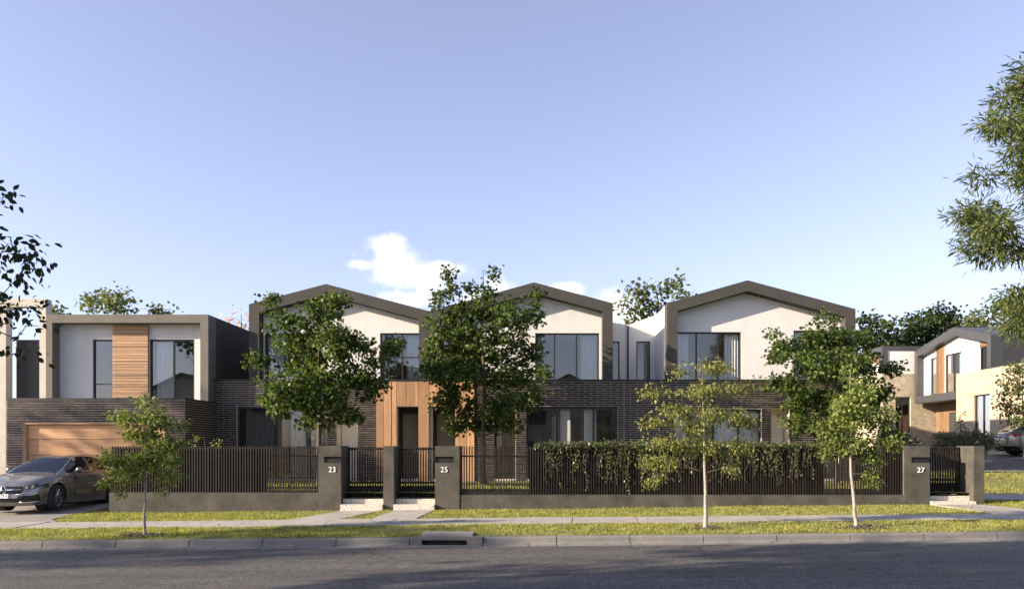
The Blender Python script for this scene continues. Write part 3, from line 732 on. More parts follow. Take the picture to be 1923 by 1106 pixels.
# ---- house with the garage on the left
lh = empty('garage_house', (-15.5, DG, .0), 'flat roofed house with timber garage door and slatted panel, far left by the car', 'house')
GX = lambda px: (px-VX)*DG/F
GZ = lambda py: EYE+(VY-py)*DG/F
gx0, gx1, gzt, gzb = GX(12), GX(347), GZ(748), -.35
dh = (GX(43), GX(309), gzb-.1, GZ(793))
b = MB(); holed_wall(b, gx0, gx1, gzb, gzt-.06, [dh], DG, DG+.22); b.box(gx1-.22, gx1, DG+.221, DH-.02, gzb, gzt-.06); b.build('wall', M['mortar'], lh)
bricks(lh, gx0+.012, gx1+.012, gzb, gzt-.075, [dh], DG-.004, seed=21, limit=230)
bricks(lh, DG+.02, DH-.03, gzb, gzt-.075, [], gx1+.004, seed=22, limit=65, axis='y')
b = MB(); b.box(gx0, gx1+.03, DG-.03, DG+.25, gzt-.058, gzt+.012); b.box(gx1-.25, gx1+.03, DG+.251, DH+.1, gzt-.058, gzt+.012); b.build('parapet_cap', M['black'], lh)
MB().box(gx0, gx1-.26, DG+.26, DH+.1, gzt-.3, gzt-.1).build('garage_roof', M['kerb'], lh)
# garage door of horizontal timber panels
gd = MB().box(dh[0], dh[1], DG+.19, DG+.24, -.2, dh[3]).build('garage_door', M['slot'], lh)
b = MB(); b.box(dh[0], dh[1], DG+.02, DG+.18, dh[3]-.06, dh[3]-.001); b.box(dh[0]+.001, dh[0]+.06, DG+.05, DG+.18, -.2, dh[3]-.061); b.box(dh[1]-.06, dh[1]-.001, DG+.05, DG+.18, -.2, dh[3]-.061)
b.build('door_jamb', M['slat'], lh)
z = dh[3]-.07
for i in range(5):
    z1 = z-(.30 if i == 0 else .565) ; z1 = z-.50 if i == 0 else z1
    MB().box(dh[0]+.07, dh[1]-.07, DG+.15, DG+.188, max(z1, -.19), z-.014).build('door_panel', M['panel'], gd); z = z1
    if z < -.1: break
# upper storey: portal frame, recessed wall, windows, timber screen
UY = 30.25
UX = lambda px: (px-VX)*UY/F
UZ = lambda py: EYE+(VY-py)*UY/F
xa, xb, zt, zb = UX(86), UX(391), UZ(590.5), gzt-.35
tw, thk = UX(98)-UX(86), UZ(590.5)-UZ(606)
YW = UY+.48
b = MB(); b.box(xa, xb, UY, YW+.25, zt-thk, zt); b.box(xa, xa+tw, UY, YW+.25, zb, zt-thk-.0); b.box(xb-(UX(391)-UX(376)), xb, UY, YW+.25, zb, zt-thk-.0)
b.build('portal_frame', M['frame_l'], lh)
x0, x1 = xa+tw, xb-(UX(391)-UX(376))
wz = UZ(634)
KX = lambda px: (px-VX)*YW/F
ws = [(KX(174), KX(213.5)), (KX(281), KX(365))]
b = MB(); holed_wall(b, x0, x1, zb, zt-thk-.001, [(a, c, zb-.1, wz) for a, c in ws], YW, YW+.2); b.build('upper_wall', M['white'], lh)
w1 = window(lh, ws[0][0]+.003, ws[0][1]-.003, gzt-.1, wz-.003, YW+.05, (), (gzt+.72,), fw=.055)
w2 = window(lh, ws[1][0]+.003, ws[1][1]-.003, gzt-.1, wz-.003, YW+.05, (KX(325),), (), fw=.06)
curtain(w2, KX(286), KX(322), gzt-.1, wz-.1, YW+.3, M['curt_l'], seed=3)
MB().box(KX(334), KX(347), YW+2.2, YW+2.25, gzt-.1, gzt+1.15).build('interior_door', M['innerw'], lh)
for (a, c) in ws: room(lh, a-.3, c+.3, YW+.21, YW+3.6, gzt-.15, wz+.2, M['innerw'])
sx0, sx1, sz = KX(214.5), KX(279.5), zt-thk-.05
scr = MB().box(sx0, sx1, YW-.055, YW-.005, gzt-.1, sz).build('timber_screen', M['curt_t'], lh)
n = 50; st = (sz-gzt)/n
SM = unit_mesh('slat', MB().box(sx0-.01-(sx0+sx1)/2, sx1+.01-(sx0+sx1)/2, -.025, .025, -st*.31, st*.31), M['slat'])
for i in range(n): link('slat', SM, scr, ((sx0+sx1)/2, YW-.085, gzt+(i+.5)*st))
# body going back
b = MB(); YB = DH+13
b.quad((xb, YW+.25, gzt-.3), (xb, YB, gzt-.3), (xb, YB, zt), (xb, YW+.25, zt)).build('side_wall', M['taupe'], lh)
MB().quad((xa, YW+.25, zt-.02), (xb, YW+.25, zt-.02), (xb, YB, zt-.02), (xa, YB, zt-.02)).build('roof', M['rgrey'], lh)
MB().quad((xa, YW+.25, -.3), (xa, YB, -.3), (xa, YB, zt), (xa, YW+.25, zt)).build('side_wall', M['taupe'], lh)
# ---- neighbour at the far left edge: a tall pale portal in front of a dark wall
nb = empty('neighbour_house', (-19, 29.5, -.1), 'pale open portal frame of the next house at the left picture edge', 'house')
NY = 31.0
NX = lambda px: (px-VX)*NY/F
NZ = lambda py: EYE+(VY-py)*NY/F
b = MB(); b.box(NX(-60), NX(86), NY, NY+.38, NZ(576), NZ(561)); b.box(NX(74), NX(86), NY, NY+.38, GZ(752), NZ(576)); b.box(NX(-2), NX(11), NY, NY+.38, -.3, NZ(576)); b.box(NX(-60), NX(-50), NY, NY+.38, -.3, NZ(576))
b.build('portal_frame', M['cream'], nb)
MB().box(NX(11)+.002, NX(74)-.002, NY+.62, NY+.8, -.3, NZ(634)).build('recessed_wall', M['dgrey'], nb)
MB().box(NX(-50), NX(-2)-.002, NY+.62, NY+.8, -.3, NZ(634)).build('recessed_wall', M['dgrey'], nb)
MB().box(NX(-60), NX(-2)-.01, NY-1.4, NY-1.2, -.3, NZ(858)).build('garden_wall', M['pillar'], nb)
# ------------------------------------------------------------------ corner house on the right, its front facing left
XR = 22.4
ch = empty('corner_house', (XR, 42, 1.4), 'honey brick house with grey gabled portal at the right, facing left', 'house')
def ZD(py, D): return EYE+(VY-py)*D/F
def DX(px): return XR*F/(px-VX)
Da, Db, Dr, Dm = 39.5, 47.5, 43.1, 42.8
za, zb_, zr = 7.33, 7.44, 8.22
def xprism(b, poly, x0, x1):                        # poly = [(y,z)] extruded in x
    n = len(b.v); k = len(poly)
    b.v += [(x0, y, z) for y, z in poly]+[(x1, y, z) for y, z in poly]
    b.f.append(tuple(range(n, n+k))); b.f.append(tuple(reversed(range(n+k, n+2*k))))
    for i in range(k):
        j = (i+1) % k; b.f.append((n+i, n+k+i, n+k+j, n+j))
    return b
th = .42
def rt(y): return za+(zr-za)*(y-Da)/(Dr-Da) if y <= Dr else zr+(zb_-zr)*(y-Dr)/(Db-Dr)
b = MB(); x0, x1 = XR, XR+.6; t = .34
xprism(b, [(Da, 5.7), (Da+t, 5.7), (Da+t, rt(Da+t)), (Da, za)], x0, x1); xprism(b, [(Da+t, rt(Da+t)-th), (Dr, zr-th), (Dr, zr), (Da+t, rt(Da+t))], x0, x1)
xprism(b, [(Dr, zr-th), (Db-t, rt(Db-t)-th), (Db-t, rt(Db-t)), (Dr, zr)], x0, x1); xprism(b, [(Db-t, 4.37), (Db, 4.37), (Db, zb_), (Db-t, rt(Db-t))], x0, x1)
b.box(x0, x1, Dm+.003, Db-t, 4.37, 4.75); b.build('portal_frame', M['rgrey'], ch)
# upper wall with openings (y range, z range)
wins = [(DX(1856)+.0, DX(1826), 5.70, ZD(651, 40.8)), (DX(1792), DX(1762), 4.76, ZD(664, 44)), (DX(1746), DX(1735), 4.76, ZD(672, 46))]
b = MB(); xw = XR+.40
ys = sorted({Da+t, Db-t, Dr, *[w[0] for w in wins], *[w[1] for w in wins], Dm})
ys = [y for y in ys if Da+t <= y <= Db-t]
for a, c in zip(ys, ys[1:]):
    if c-a < 1e-3: continue
    m = (a+c)/2; lo = 5.7 if m < Dm else 4.75
    for w in wins:
        if w[0] < m < w[1]: lo = w[3]
    xprism(b, [(a, lo), (c, lo), (c, rt(c)-th-.001), (a, rt(a)-th-.001)], xw, xw+.2)
b.build('upper_wall', M['white'], ch)
def ywindow(root, y0, y1, z0, z1, x, mull=(), name='window'):
    b = MB(); fw = .06
    b.box(x, x+.09, y0, y0+fw, z0, z1); b.box(x, x+.09, y1-fw, y1, z0, z1); b.box(x, x+.09, y0+fw, y1-fw, z1-fw, z1); b.box(x, x+.09, y0+fw, y1-fw, z0, z0+fw)
    for m in mull: b.box(x+.002, x+.088, m-fw/2, m+fw/2, z0+fw, z1-fw)
    fr = b.build(name, M['black'], root); ms = [y0+fw/2]+list(mull)+[y1-fw/2]
    for a, c in zip(ms, ms[1:]):
        MB().quad((x+.045, a+fw/2, z0+fw), (x+.045, c-fw/2, z0+fw), (x+.045, c-fw/2, z1-fw), (x+.045, a+fw/2, z1-fw)).build('pane', M['glass_g'], fr)
    return fr
for i, w in enumerate(wins):
    ywindow(ch, w[0]+.003, w[1]-.003, w[2]+.003, w[3]-.003, xw+.03, ((w[0]+w[1])/2,) if i < 2 else ())
    r = MB(); y0, y1, z0, z1 = w[0]-.2, w[1]+.2, w[2]-.1, w[3]+.2; X0, X1 = xw+.21, xw+3
    r.quad((X1, y0, z0), (X1, y1, z0), (X1, y1, z1), (X1, y0, z1)); r.quad((X0, y0, z0), (X1, y0, z0), (X1, y0, z1), (X0, y0, z1)); r.quad((X0, y1, z0), (X1, y1, z0), (X1, y1, z1), (X0, y1, z1))
    r.quad((X0, y0, z0), (X1, y0, z0), (X1, y1, z0), (X0, y1, z0)); r.quad((X0, y0, z1), (X1, y0, z1), (X1, y1, z1), (X0, y1, z1)); r.build('interior_wall_or_panel', M['curt_t'], ch)
# timber screens in the gable
for (ya, yb, zl, kind) in ((DX(1761), DX(1746), 4.76, 0), (DX(1856), DX(1826), wins[0][3]+.01, 1)):
    n = max(3, int((yb-ya)/.12)); ws = (yb-ya)/n
    for i in range(n):
        a, c = ya+i*ws+.006, ya+(i+1)*ws-.006
        b = MB(); xprism(b, [(a, zl), (c, zl), (c, rt(c)-th-.01), (a, rt(a)-th-.01)], xw-.04, xw-.002); b.build('screen_board', M['lslat'], ch)
# lower storey of honey brick
Dn = 36.6; zl = 1.2
gw = (DX(1858), DX(1827), 2.25, ZD(742, 41)); 
b = MB()
ys = [Dn, gw[0], gw[1], Dm]
for a, c in zip(ys, ys[1:]):
    if abs(a-gw[0]) < 1e-6: b.box(XR+.03, XR+.28, a, c, zl, gw[2]); b.box(XR+.03, XR+.28, a, c, gw[3], 5.66)
    else: b.box(XR+.03, XR+.28, a, c, zl, 5.66)
b.box(XR+.281, XR+9, Dn, Dn+.25, zl, 5.66); b.build('wall', M['ymortar'], ch)
bricks(ch, Dn, Dm, zl, 5.66, [(gw[0], gw[1], gw[2], gw[3])], XR+.026, unit=YBRICK, L=.36, H=.0845, limit=290, axis='y', seed=31)
bricks(ch, XR+.02, XR+3.5, zl, 5.66, [], Dn-.004, unit=YBRICK, L=.36, H=.0845, limit=0, seed=32)
MB().box(XR, XR+9, Dn-.03, Da-.003, 5.662, 5.70).build('parapet_cap', M['rgrey'], ch)
ywindow(ch, gw[0]+.003, gw[1]-.003, gw[2], gw[3]-.003, XR+.12, ((gw[0]+gw[1])/2,))
r = MB(); X0, X1 = XR+.29, XR+3; r.quad((X1, gw[0]-.3, 1.9), (X1, gw[1]+.3, 1.9), (X1, gw[1]+.3, 4.6), (X1, gw[0]-.3, 4.6)); r.quad((X0, gw[1]+.1, 1.9), (X1, gw[1]+.1, 1.9), (X1, gw[1]+.1, 4.6), (X0, gw[1]+.1, 4.6)); r.build('interior_wall_or_panel', M['curt_t'], ch)
MB().box(XR+.6, XR+9, Da, Da+.2, 5.701, za-.01).build('end_wall', M['dgrey'], ch)
# recessed entry under the overhanging portal, clad in timber
xe = XR+1.3; ye0, ye1 = Dm, Db
n = 16; ws = (ye1-ye0)/n
dy0, dy1, dzt = DX(1793)+.05+1.9, DX(1793)+1.9+1.15, 3.75
for i in range(n):
    a, c = ye0+i*ws+.006, ye0+(i+1)*ws-.006; z0 = zl
    if dy0-.15 < (a+c)/2 < dy1+.15: z0 = dzt
    MB().box(xe, xe+.04, a, c, z0, 4.36).build('entry_board', M['lslat'], ch)
MB().box(xe+.05, xe+.2, ye0+.001, ye1-.001, zl, 4.365).build('entry_wall', M['ymortar'], ch)
MB().box(xe+.041, xe+.048, dy0-.15, dy1+.15, zl, dzt-.01).build('front_door', M['dgrey'], ch)
MB().box(XR+.281, xe+.2, Dm-.26, Dm-.003, zl, 4.365).build('entry_return', M['ymortar'], ch)
MB().box(x0+.01, x1+1.2, Dm+.004, Db, 4.33, 4.368).build('soffit', M['rgrey'], ch)
b = MB(); YF = Da
b.quad((XR+.6, Da, za), (XR+10, Da, za), (XR+10, Dr, zr), (XR+.6, Dr, zr)); b.quad((XR+.6, Dr, zr), (XR+10, Dr, zr), (XR+10, Db, zb_), (XR+.6, Db, zb_)); b.build('roof', M['rgrey'], ch)
# rear wing seen to the left of the portal
WYs = 47.7; wx0 = 20.56; ztw = ZD(650, WYs); zwm = ZD(701, WYs)
wq = (21.36, 22.25, ZD(812, WYs), ZD(745, WYs))
b = MB(); holed_wall(b, wx0, XR+1.5, zl, zwm, [wq], WYs, WYs+.25); b.box(wx0, wx0+.25, WYs+.251, WYs+9, zl, zwm); b.build('wing_wall', M['ymortar'], ch)
bricks(ch, wx0+.01, XR+1.5, zl, zwm, [wq], WYs-.004, unit=YBRICK, L=.36, limit=0, seed=41); bricks(ch, WYs+.02, WYs+9, zl, zwm, [], wx0-.004, unit=YBRICK, L=.36, limit=0, axis='y', seed=42)
b = MB(); b.box(wx0+.35, XR+1.5, WYs+.05, WYs+.25, zwm+.001, ztw-.25); b.box(wx0+.3, wx0+.5, WYs+.7, WYs+9, zwm+.001, ztw-.25); b.build('wing_upper_wall', M['white'], ch)
b = MB(); b.box(wx0, XR+1.5, WYs, WYs+.5, ztw-.248, ztw); b.box(wx0, wx0+.34, WYs, WYs+.5, zwm+.002, ztw-.25); b.box(wx0, wx0+.5, WYs+.501, WYs+9, ztw-.248, ztw); b.build('wing_frame', M['rgrey'], ch)
window(ch, wq[0]+.003, wq[1]-.003, wq[2], wq[3]-.003, WYs+.08, ((wq[0]+wq[1])/2,))
ywindow(ch, WYs+2, WYs+3.2, zwm+.2, ztw-.9, wx0+.25)
MB().box(wx0+.24, wx0+.29, WYs+.8, WYs+4.5, ztw-.85, ztw-.26).build('wing_timber_band', M['lslat'], ch)
room(ch, wq[0]-.2, wq[1]+.2, WYs+.26, WYs+2.5, zl, wq[3]+.1, M['curt_t'])
MB().quad((wx0, WYs+.5, ztw-.02), (XR+9, WYs+.5, ztw-.02), (XR+9, WYs+9, ztw-.02), (wx0, WYs+9, ztw-.02)).build('wing_roof', M['rgrey'], ch)

# ------------------------------------------------------------------ houses across the street (behind the camera; the windows mirror them)
def opposite(x, w, label):
    h = empty('house_across_street', (x, -15, 0), label, 'house', 'houses across the street')
    MB().prism([(x-w/2, -.3), (x+w/2, -.3), (x+w/2, 5.6), (x, 8.6), (x-w/2, 5.6)], -24, -15).build('wall', M['cream'], h)
    b = MB(); e = .6
    for s in (-1, 1):
        b.prism([(x, 8.62), (x, 8.85), (x+s*(w/2+e), 5.38), (x+s*(w/2+e), 5.15)], -24.5, -14.4)
    b.build('roof', M['taupe'], h)
    for k in (-1, 1):
        for z in (1.0, 3.9): MB().box(x+k*w*.24-.9, x+k*w*.24+.9, -14.99, -14.95, z, z+1.3).build('window', M['black'], h)
opposite(3, 13, 'cream gabled house opposite, mirrored in the upper windows of townhouse 25')
opposite(-34, 13, 'cream gabled house opposite, mirrored in the left house windows')
# ------------------------------------------------------------------ cars
def make_car(name, label, group, plate_txt):
    root = empty(name, (0, 0, 0), label, 'car', group)
    LV = [0, .08, .18, .28, .38, .48, .57, .66, .74, .82, .89, .95, 1.0]
    Wv = [(0, .90), (.15, .925), (.5, .945), (.75, .94), (.9, .905), (1, .855)]
    Lf = [(0, 2.34), (.12, 2.43), (.35, 2.47), (.65, 2.44), (.85, 2.36), (1, 2.22)]
    Lr = [(0, 2.34), (.3, 2.46), (.7, 2.47), (.9, 2.43), (1, 2.34)]
    ZT = [(-2.47, .93), (-2.0, 1.02), (-1.2, 1.04), (0, 1.01), (.9, .985), (1.2, .955), (1.7, .875), (2.1, .78), (2.3, .72), (2.5, .68)]
    nU = 300; n_ = 4.0
    def pt(i, v):
        a = 2*math.pi*i/nU; c, s = math.cos(a), math.sin(a)
        L = lerp(Lf if c > 0 else Lr, v); w = lerp(Wv, v)
        x = math.copysign(abs(c)**(2/n_), c)*L; y = math.copysign(abs(s)**(2/n_), s)*w
        zb = .18 - .03*min(1, max(0, (abs(x)-1.9)*3))
        z = zb+v*(lerp(ZT, x)-zb)
        return [x, y, z]
    wheels = (1.45, -1.45); RA = .395; ZW = .345
    grid = [[pt(i, v) for i in range(nU)] for v in LV]; ins = [[False]*nU for v in LV]
    for j in range(len(LV)):
        for i in range(nU):
            p = grid[j][i]
            if abs(p[1]) < .7: continue
            for xw in wheels:
                dx, dz = p[0]-xw, p[2]-ZW; d = math.hypot(dx, dz)
                if d < RA:
                    ins[j][i] = True
                    if d < .05: continue
                    if dz < 0: k = math.copysign(math.sqrt(max(0, RA*RA-dz*dz)), dx); p[0] = xw+k
                    else: p[0], p[2] = xw+dx/d*RA, ZW+dz/d*RA
    parts = {k: MB() for k in ('body', 'grille', 'headlight', 'headlight2', 'intake', 'intake2', 'tail_light', 'tail_light2', 'bumper_trim')}
    vid = {}
    def addf(key, ids):
        b = parts[key]; f = []
        for (j, i) in ids:
            q = (key, j, i)
            if q not in vid: vid[q] = len(b.v); b.v.append(tuple(grid[j][i]))
            f.append(vid[q])
        b.f.append(tuple(f))
    for j in range(len(LV)-1):
        for i in range(nU):
            k = (i+1) % nU; ids = [(j, i), (j, k), (j+1, k), (j+1, i)]
            if all(ins[a][c] for a, c in ids): continue
            cx = sum(grid[a][c][0] for a, c in ids)/4; cy = sum(grid[a][c][1] for a, c in ids)/4; cz = sum(grid[a][c][2] for a, c in ids)/4
            key = 'body'; ay = abs(cy)
            if cx > 1.6:
                if ay < .52-.5*abs(cz-.56) and .46 < cz < .66: key = 'grille'
                elif ay > .50 and cx > 1.78 and .555+.22*(ay-.5) < cz < .68+.10*(ay-.5): key = 'headlight' if cy > 0 else 'headlight2'
                elif ay < .80 and cx > 2.05 and .26 < cz < (.33 if ay < .40 else .43): key = 'intake'
            elif cx < -1.9:
                if ay > .52 and .80 < cz < .88: key = 'tail_light' if cy > 0 else 'tail_light2'
                elif cz < .36: key = 'intake2'
            addf(key, ids)
    # bonnet and boot deck
    top = len(LV)-1; bb = parts['body']; Q = 8
    for i in range(nU//2):
        k = i+1
        for q in range(Q):
            pp = []
            for (ii, qq) in ((i, q), (k, q), (k, q+1), (i, q+1)):
                x, y, z = grid[top][ii % nU]; mirror = grid[top][(nU-ii) % nU][1]
                f = qq/Q; yy = y+(mirror-y)*f; s = (yy/max(.05, abs(y)))
                pp.append((x, yy, z+.055*(1-s*s)*min(1, (2.3-abs(x))*1.5)))
            n = len(bb.v); bb.v += pp; bb.f.append((n, n+1, n+2, n+3))
    me_b = parts['body']
    names = {'body': ('body', 'paint'), 'grille': ('grille', 'gloss'), 'headlight': ('headlight', 'lamp'), 'headlight2': ('headlight', 'lamp'), 'intake': ('air_intake', 'gloss'), 'intake2': ('rear_diffuser', 'gloss'),
             'tail_light': ('tail_light', 'tail'), 'tail_light2': ('tail_light', 'tail')}
    obs = {}
    for k, (nm, mt) in names.items():
        if not parts[k].f: continue
        o = parts[k].build(nm, M[mt], root, smooth=True); obs[k] = o
        bm = bmesh.new(); bm.from_mesh(o.data); bmesh.ops.remove_doubles(bm, verts=bm.verts, dist=.0008); bmesh.ops.recalc_face_normals(bm, faces=bm.faces); bm.to_mesh(o.data); bm.free()
    # cabin
    ZR = [(1.22, .96), (1.0, 1.07), (.6, 1.265), (.3, 1.40), (.1, 1.455), (-.35, 1.50), (-.9, 1.485), (-1.4, 1.41), (-1.75, 1.28), (-2.1, 1.07), (-2.2, 1.0)]
    ZR = sorted(ZR); YB = [(-2.2, .62), (-1.6, .78), (-.8, .85), (.2, .86), (.8, .83), (1.22, .74)]
    cab = {k: MB() for k in ('roof', 'windscreen', 'side_window', 'side_window2', 'rear_window', 'roof_rail')}; xs = [1.22-3.42*i/70 for i in range(71)]
    NW = 14
    def cp(x, w):                                   # w 0..1 left belt -> roof -> right belt
        zc = lerp(ZR, x); zb = lerp(ZT, x)-.01; yb = lerp(YB, x); h = max(.01, zc-zb); yr = yb-.30*min(1, h/.45)
        s = abs(w-.5)*2; sg = 1 if w < .5 else -1
        if s > .62: f = (s-.62)/.38; return (x, sg*(yr+(yb-yr)*f**.9), zb+(h-.035*min(1, h*4))*(1-f)+.012*math.sin(f*math.pi))
        f = s/.62; return (x, sg*yr*f, zc-.035*min(1, h*4)*f**3)
    ws = [0, .063, .127, .19, .205, .26, .33, .41, .5, .59, .67, .74, .795, .81, .873, .937, 1]
    for x0, x1 in zip(xs, xs[1:]):
        for a, c in zip(ws, ws[1:]):
            xm, wm = (x0+x1)/2, (a+c)/2; s = abs(wm-.5)*2; h = lerp(ZR, xm)-lerp(ZT, xm); key = 'roof'
            if s > .62:
                if h > .14 and -1.85 < xm and not (-.42 < xm < -.30) and s < .97: key = 'side_window' if wm < .5 else 'side_window2'
            elif s < .58:
                if xm > .22: key = 'windscreen'
                elif xm < -1.38: key = 'rear_window'
            b = cab[key]; n = len(b.v); b.v += [cp(x0, a), cp(x1, a), cp(x1, c), cp(x0, c)]; b.f.append((n, n+1, n+2, n+3))
    for k, mt in (('roof', 'paint'), ('windscreen', 'carglass'), ('side_window', 'carglass'), ('side_window2', 'carglass'), ('rear_window', 'carglass')):
        o = cab[k].build(k.rstrip('2'), M[mt], root, smooth=True)
        bm = bmesh.new(); bm.from_mesh(o.data); bmesh.ops.remove_doubles(bm, verts=bm.verts, dist=.0008); bmesh.ops.recalc_face_normals(bm, faces=bm.faces); bm.to_mesh(o.data); bm.free()
    for s in (-1, 1):
        MB().tube([(.62, s*.862, 1.0), (.0, s*.873, 1.022), (-1.0, s*.865, 1.045), (-1.8, s*.78, 1.03)], [.009]*4, 5).build('window_trim', M['chrome'], root, smooth=True)
        # mirror
        m = MB().tube([(.62, s*.86, 1.03), (.64, s*.97, 1.05)], [.022, .022], 6); m.tube([(.70, s*1.02, 1.07), (.66, s*1.02, 1.07), (.56, s*1.02, 1.07), (.53, s*1.02, 1.07)], [.03, .075, .085, .06], 10)
        m.build('door_mirror', M['paint'], root, smooth=True)
        for xh in (-.02, -.98): MB().box(xh-.10, xh+.10, *(sorted((s*.945, s*.962))), .86, .885).build('door_handle', M['chrome'], root)
        # door shut lines and sill trim
        for xd in (.62, -.36, -1.12): MB().box(xd-.0025, xd+.0025, *sorted((s*.90, s*.9465)), .36, .90).build('door_gap', M['slot'], root)
    # seats and dashboard glimpsed through the glass
    for yy in (.36, -.36):
        MB().prism([(-.1, .5), (.30, .5), (.30, .62), (.05, .66), (-.05, 1.05), (-.16, 1.05)], yy-.22, yy+.22).build('seat', M['curt_l'], root)
        MB().box(-.15, -.06, yy-.12, yy+.12, 1.08, 1.25).build('headrest', M['slot'], root)
    MB().box(.55, 1.05, -.72, .72, .72, .97).build('dashboard', M['slot'], root); MB().box(-2.2, 2.2, -.70, .70, .21, .30).build('underbody', M['slot'], root)
    # wheels
    for xw in wheels:
        for s in (-1, 1):
            w = MB(); rr = [(.235, .10), (.30, .115), (.335, .10), (.345, .06), (.345, -.06), (.335, -.10), (.235, -.10)]; nS = 40
            for k in range(nS):
                a = 2*math.pi*k/nS
                for r_, yy in rr: w.v.append((xw+r_*math.cos(a), s*(.82+yy), ZW+r_*math.sin(a)))
            m = len(rr)
            for k in range(nS):
                for q in range(m-1):
                    w.f.append((k*m+q, k*m+q+1, ((k+1) % nS)*m+q+1, ((k+1) % nS)*m+q))
            wh = w.build('wheel', M['tyre'], root, smooth=True)
            r_ = MB(); yo = s*.905
            for k in range(nS):
                a, a2 = 2*math.pi*k/nS, 2*math.pi*(k+1)/nS
                r_.quad((xw+.245*math.cos(a), yo, ZW+.245*math.sin(a)), (xw+.245*math.cos(a2), yo, ZW+.245*math.sin(a2)), (xw+.222*math.cos(a2), yo-s*.012, ZW+.222*math.sin(a2)), (xw+.222*math.cos(a), yo-s*.012, ZW+.222*math.sin(a)))
                r_.quad((xw+.222*math.cos(a), yo-s*.012, ZW+.222*math.sin(a)), (xw+.222*math.cos(a2), yo-s*.012, ZW+.222*math.sin(a2)), (xw+.215*math.cos(a2), yo-s*.12, ZW+.215*math.sin(a2)), (xw+.215*math.cos(a), yo-s*.12, ZW+.215*math.sin(a)))
            for k in range(10):
                a = 2*math.pi*k/10+.1
                for da in (-.07, .07):
                    r_.tube([(xw+.05*math.cos(a+da*.5), yo-s*.03, ZW+.05*math.sin(a+da*.5)), (xw+.226*math.cos(a+da), yo-s*.008, ZW+.226*math.sin(a+da))], [.011, .008], 5)
            r_.tube([(xw, yo-s*.05, ZW), (xw, yo-s*.005, ZW)], [.058, .045], 16)
            r_.build('rim', M['rim'], wh)
            MB().tube([(xw, s*.78, ZW), (xw, s*.80, ZW)], [.22, .22], 24).build('brake_disc', M['slot'], wh)
            MB().tube([(xw, s*.45, ZW+.02), (xw, s*.70, ZW+.02)], [.385, .385], 24).build('wheel_well', M['slot'], root)
    # grille bar with the ringed three-pointed star, number plates, chrome lips
    xg = 2.468; g = obs['grille']
    b = MB(); 
    for s in (-1, 1): b.tube([(xg, s*.13, .565), (xg+.0, s*.30, .575), (xg-.045, s*.50, .575)], [.016, .013, .010], 6)
    b.build('grille_bar', M['chrome'], g)
    b = MB(); ring = [(xg+.02, .115*math.cos(a), .565+.115*math.sin(a)) for a in [2*math.pi*k/24 for k in range(25)]]
    b.tube(ring, [.011]*25, 6, cap=False)
    for k in range(3):
        a = R(90+120*k); b.tube([(xg+.018, 0, .565), (xg+.018, .11*math.cos(a), .565+.11*math.sin(a))], [.019, .003], 5)
    b.build('star_emblem', M['chrome'], g)
    for s in (-1, 1):
        MB().tube([(2.425, s*.44, .245), (2.38, s*.60, .245), (2.27, s*.74, .255), (2.12, s*.835, .27)], [.012]*4, 5).build('bumper_trim', M['chrome'], root, smooth=True)
        MB().tube([(2.47, s*.36, .445), (2.435, s*.55, .475), (2.34, s*.70, .51), (2.16, s*.83, .55)], [.010]*4, 5).build('bumper_trim', M['chrome'], root, smooth=True)
        for k in range(2):
            yy, xx = s*(.60+.11*k), (2.31-.085*k); MB().tube([(xx, yy, .625+.025*k), (xx+.055, yy, .62+.025*k)], [.036, .034], 12).build('lamp_projector', M['chrome'], obs['headlight' if s > 0 else 'headlight2'])
    for end in (1, -1):
        z0 = .355 if end > 0 else .73
        xp = 2.475 if end > 0 else 2.475
        pl = MB().box(min(end*xp, end*(xp+.015)), max(end*xp, end*(xp+.015)), -.19, .19, z0, z0+.105).build('number_plate', M['plate'], root)
        cu = bpy.data.curves.new('plate_text', 'FONT'); cu.body = plate_txt; cu.size = .098; cu.align_x = 'CENTER'; cu.extrude = .001
        o = bpy.data.objects.new('plate_text', cu); COL.objects.link(o)
        dg = bpy.context.evaluated_depsgraph_get(); me = bpy.data.meshes.new_from_object(o.evaluated_get(dg)); bpy.data.objects.remove(o)
        me.materials.clear(); me.materials.append(M['gloss'])
        q = link('plate_text', me, pl, (end*(xp+.0165), 0, z0+.018)); q.rotation_euler = (R(90), 0, R(90 if end > 0 else -90))
    return root
def copy_tree(o, parent=None):
    c = o.copy(); COL.objects.link(c); c.parent = parent
    for chd in list(o.children): copy_tree(chd, c)
    return c
car = make_car('parked_car', 'silver sedan with a star emblem on the driveway by the garage', 'parked cars', 'CA 39 B')
car2 = copy_tree(car); car2['label'] = 'silver car at the right picture edge, its tail and red lamp showing'
CX, CY = -14.98, 24.85
car.location = (CX, CY, gz(CX, CY)+.012); car.rotation_euler = (0, R(-1.2), R(-90)); car.scale = (1.03, 1.03, 1.09)
car2.location = (22.55, 34.7, gz(22.5, 34.7)+.03); car2.rotation_euler = (0, 0, R(-4))
